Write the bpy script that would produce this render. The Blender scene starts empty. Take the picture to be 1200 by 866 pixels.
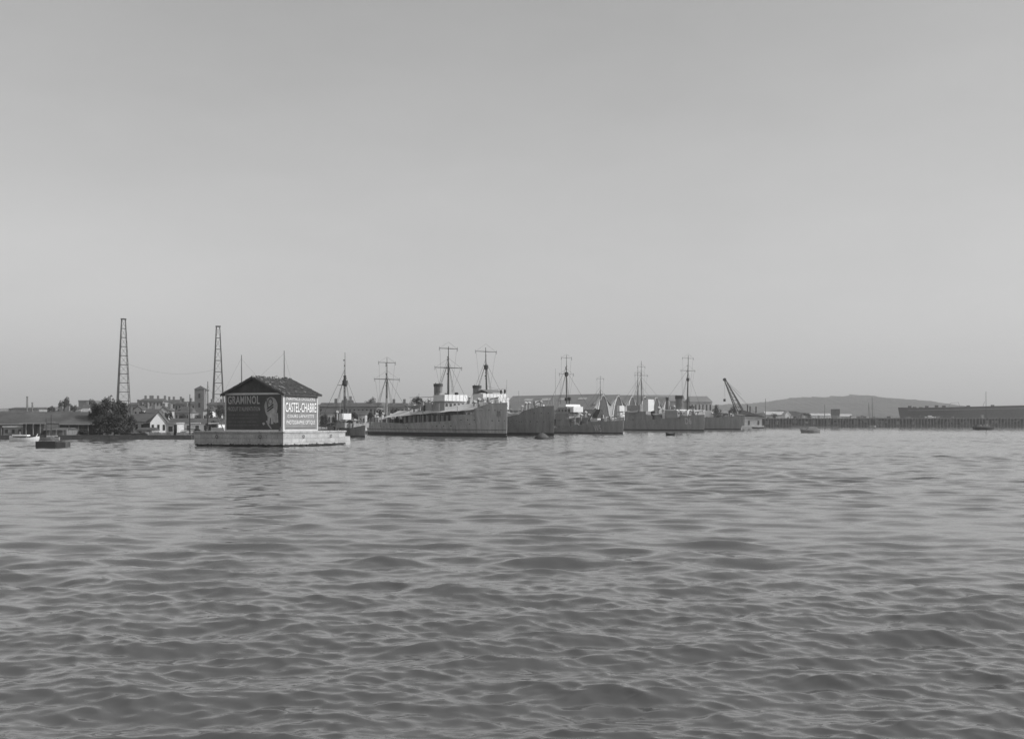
import bpy, math, random
import numpy as np
from mathutils import Vector, Matrix
random.seed(7); rng = np.random.RandomState(11)
R = math.radians
F, YH, EYE = 1250.0, 495.0, 2.9          # focal length in photo pixels, horizon row, eye height
# ------------------------------------------------------------------ camera, sky, sun
scn = bpy.context.scene
cd = bpy.data.cameras.new('camera'); cam = bpy.data.objects.new('camera', cd)
scn.collection.objects.link(cam); scn.camera = cam
cam.location = (0, 0, EYE); cam.rotation_euler = (R(90), 0, 0)
cd.sensor_width = 36; cd.lens = 36*F/1200; cd.shift_y = (YH-433)/1200
cd.clip_start = .1; cd.clip_end = 20000
SUN_AZ, SUN_EL = R(102), R(33)           # compass-style azimuth from +Y clockwise
w = bpy.data.worlds.new('World'); scn.world = w; w.use_nodes = True
nt = w.node_tree; N = nt.nodes; N.clear()
sky = N.new('ShaderNodeTexSky'); sky.sky_type = 'NISHITA'; sky.sun_disc = False
sky.sun_elevation = SUN_EL; sky.sun_rotation = SUN_AZ; sky.dust_density = 1.5; sky.air_density = 1.0; sky.ozone_density = 1
sep = N.new('ShaderNodeSeparateColor'); bg = N.new('ShaderNodeBackground'); wo = N.new('ShaderNodeOutputWorld')
mx = N.new('ShaderNodeMix'); mx.data_type = 'FLOAT'; mx.inputs[0].default_value = .35
nt.links.new(sky.outputs[0], sep.inputs[0]); nt.links.new(sep.outputs[1], mx.inputs[2]); nt.links.new(sep.outputs[2], mx.inputs[3])
stc = N.new('ShaderNodeTexCoord'); smp = N.new('ShaderNodeMapping'); smp.inputs['Scale'].default_value = (1, 1, 3.2)
snz = N.new('ShaderNodeTexNoise'); snz.inputs['Scale'].default_value = 2.3; snz.inputs['Detail'].default_value = 6; snz.inputs['Roughness'].default_value = .6
smr = N.new('ShaderNodeMapRange'); smr.inputs[1].default_value = .3; smr.inputs[2].default_value = .75; smr.inputs[3].default_value = .93; smr.inputs[4].default_value = 1.08
smu = N.new('ShaderNodeMath'); smu.operation = 'MULTIPLY'          # thin high cloud veil
nt.links.new(stc.outputs['Generated'], smp.inputs[0]); nt.links.new(smp.outputs[0], snz.inputs[0]); nt.links.new(snz.outputs[0], smr.inputs[0])
nt.links.new(mx.outputs[0], smu.inputs[0]); nt.links.new(smr.outputs[0], smu.inputs[1])
nt.links.new(smu.outputs[0], bg.inputs[0]); nt.links.new(bg.outputs[0], wo.inputs[0])
bg.inputs[1].default_value = .10
sl = bpy.data.lights.new('sun', 'SUN'); sl.energy = 2.6; sl.angle = R(.5); sl.color = (1, 1, 1)
so = bpy.data.objects.new('sun', sl); scn.collection.objects.link(so)
sdir = Vector((math.sin(SUN_AZ)*math.cos(SUN_EL), math.cos(SUN_AZ)*math.cos(SUN_EL), math.sin(SUN_EL)))
so.rotation_euler = sdir.to_track_quat('Z', 'Y').to_euler()
scn.view_settings.view_transform = 'Standard'; scn.view_settings.look = 'None'
scn.view_settings.exposure = 0.52; scn.view_settings.gamma = 1; scn.view_settings.use_curve_mapping = False
scn.render.resolution_x = 1024; scn.render.resolution_y = 738

# ------------------------------------------------------------------ helpers
col = scn.collection
def zp(py, d): return EYE + (YH-py)*d/F
def P(px, py, d): return Vector(((px-600)*d/F, d, zp(py, d)))
def XY(px, d): return ((px-600)*d/F, d)
def mat(name, g, rough=.8, var=.25, scale=1.2, stretch=(1, 1, 1), bump=0., spec=.3, var2=0, metal=0, coord='Object'):
    m = bpy.data.materials.new(name); m.use_nodes = True; t = m.node_tree; n = t.nodes; b = n['Principled BSDF']
    b.inputs['Roughness'].default_value = rough; b.inputs['Specular IOR Level'].default_value = spec; b.inputs['Metallic'].default_value = metal
    tc = n.new('ShaderNodeTexCoord'); mp = n.new('ShaderNodeMapping'); mp.inputs['Scale'].default_value = stretch
    t.links.new(tc.outputs[coord], mp.inputs[0])
    nz = n.new('ShaderNodeTexNoise'); nz.inputs['Scale'].default_value = scale; nz.inputs['Detail'].default_value = 7; nz.inputs['Roughness'].default_value = .62
    t.links.new(mp.outputs[0], nz.inputs[0])
    rp = n.new('ShaderNodeValToRGB'); rp.color_ramp.elements[0].position = .3; rp.color_ramp.elements[1].position = .7
    a, c = g*(1-var), g*(1+var)
    rp.color_ramp.elements[0].color = (a, a, a, 1); rp.color_ramp.elements[1].color = (c, c, c, 1)
    t.links.new(nz.outputs[0], rp.inputs[0]); out = rp.outputs[0]
    if var2:
        n2 = n.new('ShaderNodeTexNoise'); n2.inputs['Scale'].default_value = scale*7; n2.inputs['Detail'].default_value = 4
        t.links.new(mp.outputs[0], n2.inputs[0])
        r2 = n.new('ShaderNodeValToRGB'); r2.color_ramp.elements[0].position = .35; r2.color_ramp.elements[1].position = .65
        r2.color_ramp.elements[0].color = (1-var2,)*3+(1,); r2.color_ramp.elements[1].color = (1, 1, 1, 1)
        t.links.new(n2.outputs[0], r2.inputs[0])
        ml = n.new('ShaderNodeMix'); ml.data_type = 'RGBA'; ml.blend_type = 'MULTIPLY'; ml.inputs[0].default_value = 1
        t.links.new(out, ml.inputs[6]); t.links.new(r2.outputs[0], ml.inputs[7]); out = ml.outputs[2]
    t.links.new(out, b.inputs['Base Color'])
    if bump:
        bp = n.new('ShaderNodeBump'); bp.inputs['Strength'].default_value = bump; bp.inputs['Distance'].default_value = .05
        t.links.new(nz.outputs[0], bp.inputs['Height']); t.links.new(bp.outputs[0], b.inputs['Normal'])
    return m
def stone_mat(name, g, bw=1.6, bh=.5, mort=.55, var=.2):
    m = mat(name, g, .9, var, .8, var2=.25, bump=.5); t = m.node_tree; n = t.nodes; b = n['Principled BSDF']
    tc = n.new('ShaderNodeTexCoord'); br = n.new('ShaderNodeTexBrick'); sp = n.new('ShaderNodeSeparateXYZ'); cb = n.new('ShaderNodeCombineXYZ'); ad = n.new('ShaderNodeMath')
    t.links.new(tc.outputs['Object'], sp.inputs[0]); t.links.new(sp.outputs[0], ad.inputs[0]); t.links.new(sp.outputs[1], ad.inputs[1])
    t.links.new(ad.outputs[0], cb.inputs[0]); t.links.new(sp.outputs[2], cb.inputs[1]); t.links.new(cb.outputs[0], br.inputs[0])
    br.inputs['Scale'].default_value = 1; br.inputs['Brick Width'].default_value = bw; br.inputs['Row Height'].default_value = bh; br.inputs['Mortar Size'].default_value = .03
    br.inputs['Color1'].default_value = (1, 1, 1, 1); br.inputs['Color2'].default_value = (.82, .82, .82, 1); br.inputs['Mortar'].default_value = (mort, mort, mort, 1)
    src = b.inputs['Base Color'].links[0].from_socket
    ml = n.new('ShaderNodeMix'); ml.data_type = 'RGBA'; ml.blend_type = 'MULTIPLY'; ml.inputs[0].default_value = 1
    t.links.new(src, ml.inputs[6]); t.links.new(br.outputs[0], ml.inputs[7]); t.links.new(ml.outputs[2], b.inputs['Base Color'])
    return m
M = dict(
    stone=stone_mat('pale_stone', .47), quay=stone_mat('quay_stone', .1), weed=mat('weed', .035, .7, .5, 3, bump=.6),
    plaster=mat('plaster', .42, .9, .15, .6, var2=.15), white=mat('white_paint', .78, .6, .08, .7, var2=.12),
    trim=mat('trim_paint', .56, .6, .12, 1.5, var2=.15), signdark=mat('dark_sign_paint', .045, .5, .3, .8, spec=.4), signgrey=mat('grey_sign_paint', .21, .6, .12, .8, var2=.12),
    letdark=mat('faded_letter_paint', .42, .7, .3, 2.5, var2=.3), letwhite=mat('white_letter_paint', .8, .6, .1, 2), letshade=mat('letter_shadow_paint', .1, .6, .2, 2),
    letfaint=mat('worn_letter_paint', .09, .7, .4, 3), pale=mat('pale_figure_paint', .36, .7, .3, 2.5, var2=.2),
    gable=mat('gable_shade_and_dark_trim', .07, .9, .3, .8, var2=.2),
    tile=mat('clay_tile', .09, .9, .5, 2.2, bump=.6, var2=.5), tilelite=mat('broken_tile', .26, .9, .3, 4, bump=.5),
    hull=mat('grey_hull_paint', .50, .55, .26, .9, (1, 1, .09), var2=.22), hull2=mat('dark_hull_paint', .29, .55, .28, .9, (1, 1, .09), var2=.25),
    hull3=mat('lead_hull_paint', .37, .55, .24, .7, (1, 1, .09), var2=.22), boot=mat('boot_topping', .05, .6, .3, 1), deck=mat('deck_planks', .25, .85, .2, 2),
    sup=mat('grey_superstructure', .34, .6, .15, .8, var2=.15), supw=mat('white_superstructure', .72, .55, .08, .8, var2=.1), black=mat('black_paint', .03, .5, .3, 1),
    spar=mat('dark_spar', .05, .6, .2, 1), sparl=mat('pale_spar', .45, .6, .2, 1), funnel=mat('funnel_paint', .2, .5, .2, .8, (1, 1, .3), var2=.2), rope=mat('rope', .1, .9, .2, 1),
    canvas=mat('awning_canvas', .66, .9, .12, .7, var2=.12, bump=.3), canvasd=mat('dark_canvas', .07, .9, .3, 1), glass=mat('window_dark', .03, .2, .3, 1, spec=.6),
    roof=mat('slate_roof', .10, .85, .3, .25, var2=.2), rooflt=mat('hangar_roof', .22, .8, .12, .08, var2=.12), wallg=mat('grey_render', .3, .9, .2, .3, var2=.2),
    walll=mat('light_render', .48, .9, .18, .3, var2=.2), walld=mat('dark_boarding_and_shade', .085, .9, .35, .4, (1, 1, .3), var2=.3), wood=mat('weathered_timber', .19, .9, .35, .5, (1, 1, .3), var2=.3),  # dark boarding colour also stands for shade in sheds and under the jetty
    leaf=mat('leaf', .055, .8, .55, .5, var2=.3), bark=mat('bark', .07, .9, .3, 2), ground=mat('earth', .16, .95, .35, .05, var2=.3, coord='Object'),
    hill=mat('scrub_hill', .15, .95, .5, .012, var2=.5), steel=mat('dark_steel', .06, .6, .25, 1), brick=mat('tower_brick', .2, .9, .2, .6, var2=.25),
)
class MB:
    def __init__(s): s.v = []; s.f = []; s.m = []
    def add(s, vs, fs, mi=0):
        o = len(s.v); s.v += [tuple(v) for v in vs]; s.f += [tuple(i+o for i in f) for f in fs]; s.m += [mi]*len(fs); return s
    def box(s, x0, x1, y0, y1, z0, z1, mi=0, tap=0):
        t = tap
        return s.add([(x0, y0, z0), (x1, y0, z0), (x1, y1, z0), (x0, y1, z0), (x0+t, y0+t, z1), (x1-t, y0+t, z1), (x1-t, y1-t, z1), (x0+t, y1-t, z1)],
                     [(0, 3, 2, 1), (4, 5, 6, 7), (0, 1, 5, 4), (1, 2, 6, 5), (2, 3, 7, 6), (3, 0, 4, 7)], mi)
    def tube(s, a, b, r0, r1=None, n=8, mi=0):
        a, b = Vector(a), Vector(b); r1 = r0 if r1 is None else r1
        d = (b-a).normalized(); u = d.orthogonal().normalized(); v = d.cross(u)
        vs = []
        for p, r in ((a, r0), (b, r1)):
            for k in range(n):
                t = 2*math.pi*k/n; vs.append(p+u*math.cos(t)*r+v*math.sin(t)*r)
        fs = [(k, (k+1) % n, n+(k+1) % n, n+k) for k in range(n)]+[tuple(range(n-1, -1, -1)), tuple(range(n, 2*n))]
        return s.add(vs, fs, mi)
    def path(s, pts, r, n=5, mi=0):
        for a, b in zip(pts[:-1], pts[1:]): s.tube(a, b, r, r, n, mi)
        return s
    def wire(s, a, b, r=.03, sag=0, n=4, k=8):
        a, b = Vector(a), Vector(b)
        pts = [a.lerp(b, i/k)-Vector((0, 0, sag*4*(i/k)*(1-i/k))) for i in range(k+1)] if sag else [a, b]
        return s.path(pts, r, n)
    def extrude(s, poly, ax, lo, hi, mi=0):      # poly of 2-D points pushed along axis 'x','y' or 'z'
        def q(p, h): return (h, p[0], p[1]) if ax == 'x' else (p[0], h, p[1]) if ax == 'y' else (p[0], p[1], h)
        n = len(poly); vs = [q(p, lo) for p in poly]+[q(p, hi) for p in poly]
        return s.add(vs, [(k, (k+1) % n, n+(k+1) % n, n+k) for k in range(n)]+[tuple(range(n-1, -1, -1)), tuple(range(n, 2*n))], mi)
    def lathe(s, c, prof, n=16, mi=0):           # prof: (radius, z)
        vs = []; fs = []
        for r, z in prof:
            for k in range(n):
                t = 2*math.pi*k/n; vs.append((c[0]+r*math.cos(t), c[1]+r*math.sin(t), c[2]+z))
        for i in range(len(prof)-1):
            for k in range(n): fs.append((i*n+k, i*n+(k+1) % n, (i+1)*n+(k+1) % n, (i+1)*n+k))
        fs += [tuple(range(n-1, -1, -1)), tuple(range((len(prof)-1)*n, len(prof)*n))]
        return s.add(vs, fs, mi)
    def build(s, name, mats, parent=None, smooth=False, bevel=0, loc=None):
        me = bpy.data.meshes.new(name); me.from_pydata(s.v, [], s.f)
        for m in (mats if isinstance(mats, (list, tuple)) else [mats]): me.materials.append(m)
        me.polygons.foreach_set('material_index', s.m)
        if smooth: me.polygons.foreach_set('use_smooth', [True]*len(s.f))
        me.update(); o = bpy.data.objects.new(name, me); col.objects.link(o)
        import bmesh
        bm = bmesh.new(); bm.from_mesh(me); bmesh.ops.recalc_face_normals(bm, faces=bm.faces); bm.to_mesh(me); bm.free()
        if parent: o.parent = parent
        if loc: o.location = loc
        if bevel: b = o.modifiers.new('b', 'BEVEL'); b.width = bevel; b.segments = 2; b.limit_method = 'ANGLE'
        return o
def tag(o, label=None, cat=None, group=None, kind=None):
    if label: o['label'] = label
    if cat: o['category'] = cat
    if group: o['group'] = group
    if kind: o['kind'] = kind
    return o
def empty(name, loc, rz, label, cat, group=None):
    o = bpy.data.objects.new(name, None); col.objects.link(o); o.location = loc; o.rotation_euler = (0, 0, rz); o.empty_display_size = .5
    return tag(o, label, cat, group)
def copy_tree(o, parent=None):
    c = o.copy(); col.objects.link(c); c.parent = parent
    for ch in o.children: copy_tree(ch, c)
    return c
def lettering(name, txt, width, height, m, parent, matrix, depth=.012, off=.0, spacing=1.0):
    cu = bpy.data.curves.new('t', 'FONT'); cu.body = txt; cu.extrude = 0; cu.offset = off; cu.space_character = 1.1; cu.resolution_u = 3
    to = bpy.data.objects.new('t', cu); col.objects.link(to); bpy.context.view_layer.update()
    me = bpy.data.meshes.new_from_object(to.evaluated_get(bpy.context.evaluated_depsgraph_get()))
    bpy.data.objects.remove(to)
    co = np.array([v.co[:] for v in me.vertices]); lo = co.min(0); hi = co.max(0)
    for v in me.vertices:
        x = (v.co.x-lo[0])/(hi[0]-lo[0])*width; y = (v.co.y-lo[1])/(hi[1]-lo[1])*height
        v.co = matrix @ Vector((x, y, depth))
    me.name = name; me.materials.clear(); me.materials.append(m)
    o = bpy.data.objects.new(name, me); col.objects.link(o); o.parent = parent
    return o

# ------------------------------------------------------------------ water: one real displaced sheet, finer near the viewpoint
def make_water():
    r = [2.5]
    while r[-1] < 7: r.append(r[-1]+.08)
    while r[-1] < 2400:
        q = r[-1]; dr = min(max(q*q/3800, .02), (.24 if q < 110 else .42)) if q < 230 else .42*(q/230)**1.7
        r.append(q+dr)
    r = np.array(r)
    a = [0.]
    while a[-1] < R(88): a.append(a[-1]+(R(.1) if a[-1] < R(31) else R(1.2)))
    a = np.array(a); a = np.concatenate([-a[:0:-1], a])
    dr = np.gradient(r); da = np.gradient(a)
    RR, AA = np.meshgrid(r, a, indexing='ij'); X = RR*np.sin(AA); Y = RR*np.cos(AA)
    SP = np.maximum(np.repeat(dr[:, None], len(a), 1)*.75, RR*da[None, :])
    Z = np.zeros_like(X); DX = np.zeros_like(X); DY = np.zeros_like(X)
    NC = 200
    for i in range(NC):
        lam = math.exp(rng.uniform(math.log(.09), math.log(4.4))); k = 2*math.pi/lam
        base = 262 + rng.normal(0, 26 if lam > 1.2 else 32)          # travelling towards the viewer, a little to the left
        th = R(base); kx, ky = k*math.cos(th), k*math.sin(th)
        slope = .022*math.exp(-(math.log(lam/.33))**2/(2*.68**2)) + .0150*math.exp(-(math.log(lam/1.55))**2/(2*.5**2)) + .002
        amp = slope/k*rng.rayleigh(1)/1.25*WAVE
        ph = rng.uniform(0, 2*math.pi)
        att = np.clip((lam/SP-2.2)/2.2, 0, 1)
        arg = kx*X+ky*Y+ph; s = np.sin(arg); c = np.cos(arg)
        Z += att*amp*c; DX -= att*amp*.9*math.cos(th)*s; DY -= att*amp*.9*math.sin(th)*s
    # patches of livelier and calmer water
    G = .85+.28*np.sin(X*.11+Y*.05+1)*np.sin(Y*.09-X*.04)+.12*np.sin(X*.31+2)*np.sin(Y*.23+1)
    Z *= G; X = X+DX*G; Y = Y+DY*G
    nr, na = RR.shape
    co = np.stack([X, Y, Z], -1).reshape(-1, 3)
    ii = np.arange((nr-1)*na).reshape(nr-1, na)[:, :-1].ravel()
    fa = np.stack([ii, ii+1, ii+na+1, ii+na], -1)[:, ::-1]
    me = bpy.data.meshes.new('water'); me.vertices.add(len(co)); me.vertices.foreach_set('co', co.ravel())
    me.loops.add(fa.size); me.loops.foreach_set('vertex_index', fa.ravel().astype(np.int32))
    me.polygons.add(len(fa)); me.polygons.foreach_set('loop_start', np.arange(0, fa.size, 4, dtype=np.int32))
    me.polygons.foreach_set('use_smooth', np.ones(len(fa), dtype=bool)); me.update(calc_edges=True)
    if me.polygons[0].normal.z < 0: me.flip_normals()
    m = bpy.data.materials.new('sea_water'); m.use_nodes = True; t = m.node_tree; n = t.nodes; b = n['Principled BSDF']
    b.inputs['Base Color'].default_value = (WCOL,)*3+(1,); b.inputs['Roughness'].default_value = .06; b.inputs['IOR'].default_value = 1.6
    tc = n.new('ShaderNodeTexCoord'); prev = None
    for sc, dist, st in ((7, .008, (1, 1.5, 1)), (2.4, .02, (.7, 1.4, 1)), (.8, .045, (.6, 1.5, 1))):
        mp = n.new('ShaderNodeMapping'); mp.inputs['Scale'].default_value = st; mp.inputs['Rotation'].default_value = (0, 0, R(8))
        nz = n.new('ShaderNodeTexNoise'); nz.inputs['Scale'].default_value = sc; nz.inputs['Detail'].default_value = 3
        bp = n.new('ShaderNodeBump'); bp.inputs['Strength'].default_value = WBUMP; bp.inputs['Distance'].default_value = dist
        t.links.new(tc.outputs['Object'], mp.inputs[0]); t.links.new(mp.outputs[0], nz.inputs[0]); t.links.new(nz.outputs[0], bp.inputs['Height'])
        if prev: t.links.new(prev.outputs[0], bp.inputs['Normal'])
        prev = bp
    t.links.new(prev.outputs[0], b.inputs['Normal'])
    me.materials.append(m)
    o = bpy.data.objects.new('water', me); col.objects.link(o); tag(o, kind='structure')
WAVE, WCOL, WBUMP = 1.0, .085, .45
make_water()

# ------------------------------------------------------------------ land, hills
LAND_Z = .6
shore = [XY(-900, 184), XY(225, 184), XY(262, 255), XY(434, 268), XY(520, 300), XY(600, 335), XY(640, 450), XY(740, 505), XY(862, 560), XY(884, 735), XY(1800, 735)]
b = MB(); far = [(5200, 7000), (-5200, 7000)]
poly = shore+far; n_ = len(poly)
b.add([(x, y, LAND_Z) for x, y in poly]+[(x, y, -2) for x, y in poly], [tuple(range(n_))]+[(k, (k+1) % n_, n_+(k+1) % n_, n_+k) for k in range(n_)])
tag(b.build('shore_ground', M['ground']), kind='structure')
b = MB()
for (x0, y0), (x1, y1) in zip(shore[:-1], shore[1:]):
    d = Vector((x1-x0, y1-y0, 0)).normalized(); nn = Vector((d.y, -d.x, 0))*.35
    b.add([(x0+nn.x, y0+nn.y, -1), (x1+nn.x, y1+nn.y, -1), (x1, y1, -1), (x0, y0, -1), (x0+nn.x, y0+nn.y, LAND_Z+.12), (x1+nn.x, y1+nn.y, LAND_Z+.12), (x1-nn.x*2, y1-nn.y*2, LAND_Z+.12), (x0-nn.x*2, y0-nn.y*2, LAND_Z+.12)],
          [(0, 1, 5, 4), (4, 5, 6, 7), (3, 2, 6, 7), (0, 3, 7, 4), (1, 2, 6, 5)])
tag(b.build('quay_edge', M['quay']), kind='structure')
def hill(name, prof, d, depth, m, rough=.6, seg=3):
    px = np.array([p[0] for p in prof]); py = np.array([p[1] for p in prof])
    nx = int((px[-1]-px[0])*seg); xs = np.linspace(px[0], px[-1], nx); ys = np.interp(xs, px, py)
    k = np.convolve(np.pad(rng.normal(0, 1, nx), 4, 'edge'), np.ones(9)/9, 'valid')
    ys = ys - np.abs(k)*rough*2
    rows = [(-1, 0), (-.8, .22), (-.6, .42), (-.4, .66), (-.2, .88), (0, 1), (.4, .7), (1, 0)]
    vs = []
    for u, h in rows:
        for i in range(nx):
            X, Y = XY(xs[i], d); z = LAND_Z-.5+(zp(ys[i], d)-LAND_Z+.5)*h
            if 0 < h < 1: z += rng.normal(0, (zp(ys[i], d))*.03); z = max(z, LAND_Z-.5)
            s_ = 1+u*depth/d
            vs.append((X*s_ if u > 0 else X, Y+u*depth, z))
    fs = [(r_*nx+i, r_*nx+i+1, (r_+1)*nx+i+1, (r_+1)*nx+i) for r_ in range(len(rows)-1) for i in range(nx-1)]
    return tag(MB().add(vs, fs).build(name, m, smooth=False), kind='structure')
hill('far_hill', [(780, 480), (835, 475.5), (872, 474), (900, 471), (930, 466.5), (960, 466), (985, 465.5), (995, 463.5), (1010, 465), (1030, 467.5), (1060, 469), (1080, 471.5), (1105, 476), (1130, 480), (1200, 486), (1330, 490)], 3600, 900, M['hill'], .9)
hill('near_hill', [(-120, 486), (0, 480), (40, 479), (62, 479), (75, 478), (100, 477), (130, 477), (165, 478), (250, 478), (330, 477), (380, 474), (440, 472), (500, 473), (560, 476), (600, 480), (640, 487)], 760, 240, M['hill'], .4)
hill('low_rise', [(870, 490), (885, 485), (905, 481), (925, 482), (950, 486), (975, 487), (1010, 489), (1060, 491), (1200, 492)], 1300, 200, M['hill'], .4)

# ------------------------------------------------------------------ island: platform and painted building
U = Vector((-.92, .392, 0)).normalized(); V = Vector((.392, .92, 0)).normalized()
C0 = Vector((-26.8, 125, 0)); PL, PR, PZ = 13.0, 13.6, 1.86
ang = math.atan2(V.y, V.x)                      # local +x runs along the right face, local +y along the left face
isl = empty('stone_platform', C0, ang, 'pale stone mooring platform in the water under the small house with painted advertisements', 'platform')
b = MB().box(0, PR, 0, PL, .22, PZ-.2)
b.build('pier_body', M['stone'], isl, bevel=.05)
MB().box(-.1, PR+.12, -.1, PL+.1, PZ-.2, PZ).build('coping', M['stone'], isl, bevel=.04)
MB().box(PR, PR+1.6, .25, PL-.3, -.8, PZ-.75).build('lower_step', M['stone'], isl, bevel=.05)
MB().box(.2, PR-.1, .2, PL-.2, -1, .22).build('weed_and_shade_footing', M['weed'], isl)  # weed, its dark colour also paints in the shade of the undercut
wd = MB()
for k in range(260):
    e = random.random() < .5; t_ = random.uniform(0, PL if e else PR); h_ = abs(random.gauss(.02, .06))
    if e: wd.box(-.04, .1, max(0, t_-.12), min(PL, t_+.15), .1, .22+h_, tap=.02)
    else: wd.box(t_-.12, min(t_+.15, PR), -.04, .1, .1, .22+h_, tap=.02)
wd.build('weed_and_shade_fringe', M['weed'], isl)  # weed lumps that carry the painted undercut shade upwards unevenly
for (x, y) in ((-.14, 3.2), (-.14, 9.5), (4, -.14), (10, -.14)):
    ring = MB()
    for k in range(10):
        t0, t1 = 2*math.pi*k/10, 2*math.pi*(k+1)/10
        f_ = (lambda t: (x, y+.18*math.cos(t), 1.2+.18*math.sin(t))) if x < 0 else (lambda t: (x+.18*math.cos(t), y, 1.2+.18*math.sin(t)))
        ring.tube(f_(t0), f_(t1), .035, .035, 5)
    ring.build('mooring_ring', M['steel'], isl)
for (x, y) in ((.8, 1.0), (.8, PL-1.2), (PR-1, .9)): MB().lathe((x, y, PZ), [(.2, 0), (.17, .35), (.26, .42), (.24, .5)], 12).build('bollard', M['steel'], isl)
MB().box(PR-.1, PR+1.5, .35, PL-.4, -1, .16).build('weed_and_shade_footing', M['weed'], isl)
BL, BR = 8.6, 7.4; m1, m2 = (PL-BL)/2, (PR-BR)/2
EZ, AZ = 4.62, 6.55                              # eaves and ridge above the platform
hs = empty('advert_house', C0+U*m1+V*m2+Vector((0, 0, PZ)), ang, 'small tile-roofed house covered with painted advertisements, standing on the stone platform', 'house')
# local: x 0..BR along right face (face y=0), y 0..BL along left face (face x=0)
w_ = MB(); w_.extrude([(0, 0), (BL, 0), (BL, EZ), (BL/2, AZ-.25), (0, EZ)], 'x', 0, BR)
w_.build('wall', M['plaster'], hs)
MB().extrude([(.02, EZ+.04), (BL-.02, EZ+.04), (BL/2, AZ-.23)], 'x', -.03, -.002).build('gable_shade_panel', M['gable'], hs)  # dark sheet, shade of this gable put into its colour
def frame_strip(n, *a): MB().box(*a).build(n, M['trim'], hs)
def frame(face, L_):
    t = .2
    for (p0, p1, q0, q1) in ((0, L_, EZ-t, EZ), (0, L_, .0, t*.8), (0, t, t*.8, EZ-t), (L_-t, L_, t*.8, EZ-t)):
        if face == 'left': frame_strip('frame_board', -.06, -.004, p0, p1, q0, q1)
        else: frame_strip('frame_board', p0, p1, -.06, -.004, q0, q1)
frame('left', BL); frame('right', BR)
MB().box(-.07, -.001, -.07, -.001, 0, EZ).build('corner_post', M['white'], hs)
sgL = MB().box(-.035, -.003, .2, BL-.2, .16, EZ-.2).build('painted_sign', M['signdark'], hs); sgL['label'] = 'dark painted advertisement with tall letters and a figure in a pale disc'
sgR = MB().box(.2, BR-.2, -.035, -.003, .16, EZ-.2).build('painted_sign', M['signgrey'], hs); sgR['label'] = 'light grey painted advertisement with white letters'
# matrices: text x axis -> along the wall left-to-right as seen, y -> up, z -> outwards
ML = Matrix(((0, 0, -1, -.035), (-1, 0, 0, BL-.42), (0, 1, 0, 0), (0, 0, 0, 1)))
MR = Matrix(((1, 0, 0, 0), (0, 0, -1, -.035), (0, 1, 0, 0), (0, 0, 0, 1)))
def tl(mx_, x, y): return mx_ @ Matrix.Translation((x, y, 0))
lettering('lettering', 'GRAMINOL', 4.75, 1.0, M['letshade'], sgL, tl(ML, .1, 3.22), .008, .02)
lettering('lettering', 'GRAMINOL', 4.75, 1.0, M['letdark'], sgL, tl(ML, .02, 3.29), .016, .016)
lettering('lettering', "PRODUIT D'ALIMENTATION", 4.8, .52, M['letdark'], sgL, tl(ML, .02, 2.45), .01, .0)
for k, y in enumerate((1.92, 1.5, 1.05, .62)):    # rows of writing too worn to read
    q = MB(); x = .1
    while x < 4.4:
        l_ = random.uniform(.3, .8); x1 = min(x+l_, 4.6)
        q.add([ML @ Vector(p) for p in ((x, y, .006), (x1, y, .006), (x1, y+.14, .006), (x, y+.14, .006))], [(0, 1, 2, 3)]); x = x1+.13
    q.build('worn_writing', M['letfaint'], sgL)
# the painted figure: pale disc, a standing person with a striped sash, plain generic figure
def flat(name, pts, m, z): MB().add([ML @ Vector((x, y, z)) for x, y in pts], [tuple(range(len(pts)))]).build(name, m, sgL)
cx, cy = 6.45, 2.85
flat('pale_disc', [(cx+.98*math.cos(t)*(1 if math.sin(t) > 0 else .95), cy+1.28*math.sin(t)) for t in np.linspace(0, 2*math.pi, 36)[:-1]], M['pale'], .006)
flat('painted_drapery', [(cx+.15, 2.0), (cx+1.0, 2.2), (cx+1.05, 1.05), (cx+.6, .95), (cx+.3, 1.2)], M['pale'], .008)
flat('figure_hair', [(cx-.08+.36*math.cos(t), 3.62+.42*math.sin(t)) for t in np.linspace(0, 2*math.pi, 20)[:-1]], M['letshade'], .010)
flat('figure_face', [(cx-.1+.2*math.cos(t), 3.55+.27*math.sin(t)) for t in np.linspace(0, 2*math.pi, 16)[:-1]], M['letdark'], .014)
flat('figure_body', [(cx-.5, 3.1), (cx-.2, 3.28), (cx+.3, 3.2), (cx+.5, 2.7), (cx+.42, 1.9), (cx+.32, .85), (cx-.02, .85), (cx-.04, 1.7), (cx-.16, 1.7), (cx-.22, .9), (cx-.52, .9), (cx-.5, 1.9), (cx-.58, 2.5)], M['letdark'], .012)
flat('figure_arm', [(cx-.75, 3.95), (cx-.6, 4.05), (cx-.42, 3.3), (cx-.35, 2.9), (cx-.55, 2.8)], M['letshade'], .015)
for s_ in (0, .32): flat('sash_stripe', [(cx-.62, 2.42+s_*.9), (cx-.5, 2.3+s_*.9), (cx+.4, 2.85+s_), (cx+.3, 3.02+s_)], M['black'], .017)
flat('painted_ribbon', [(cx-.75, 1.2), (cx-.55, 1.3), (cx-.25, .75), (cx+.15, .28), (cx-.02, .24), (cx-.45, .68)], M['pale'], .018)
flat('painted_ribbon', [(cx-1.3, .95), (cx-1.0, 1.05), (cx-.85, .85), (cx-1.1, .7)], M['pale'], .018)
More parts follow.
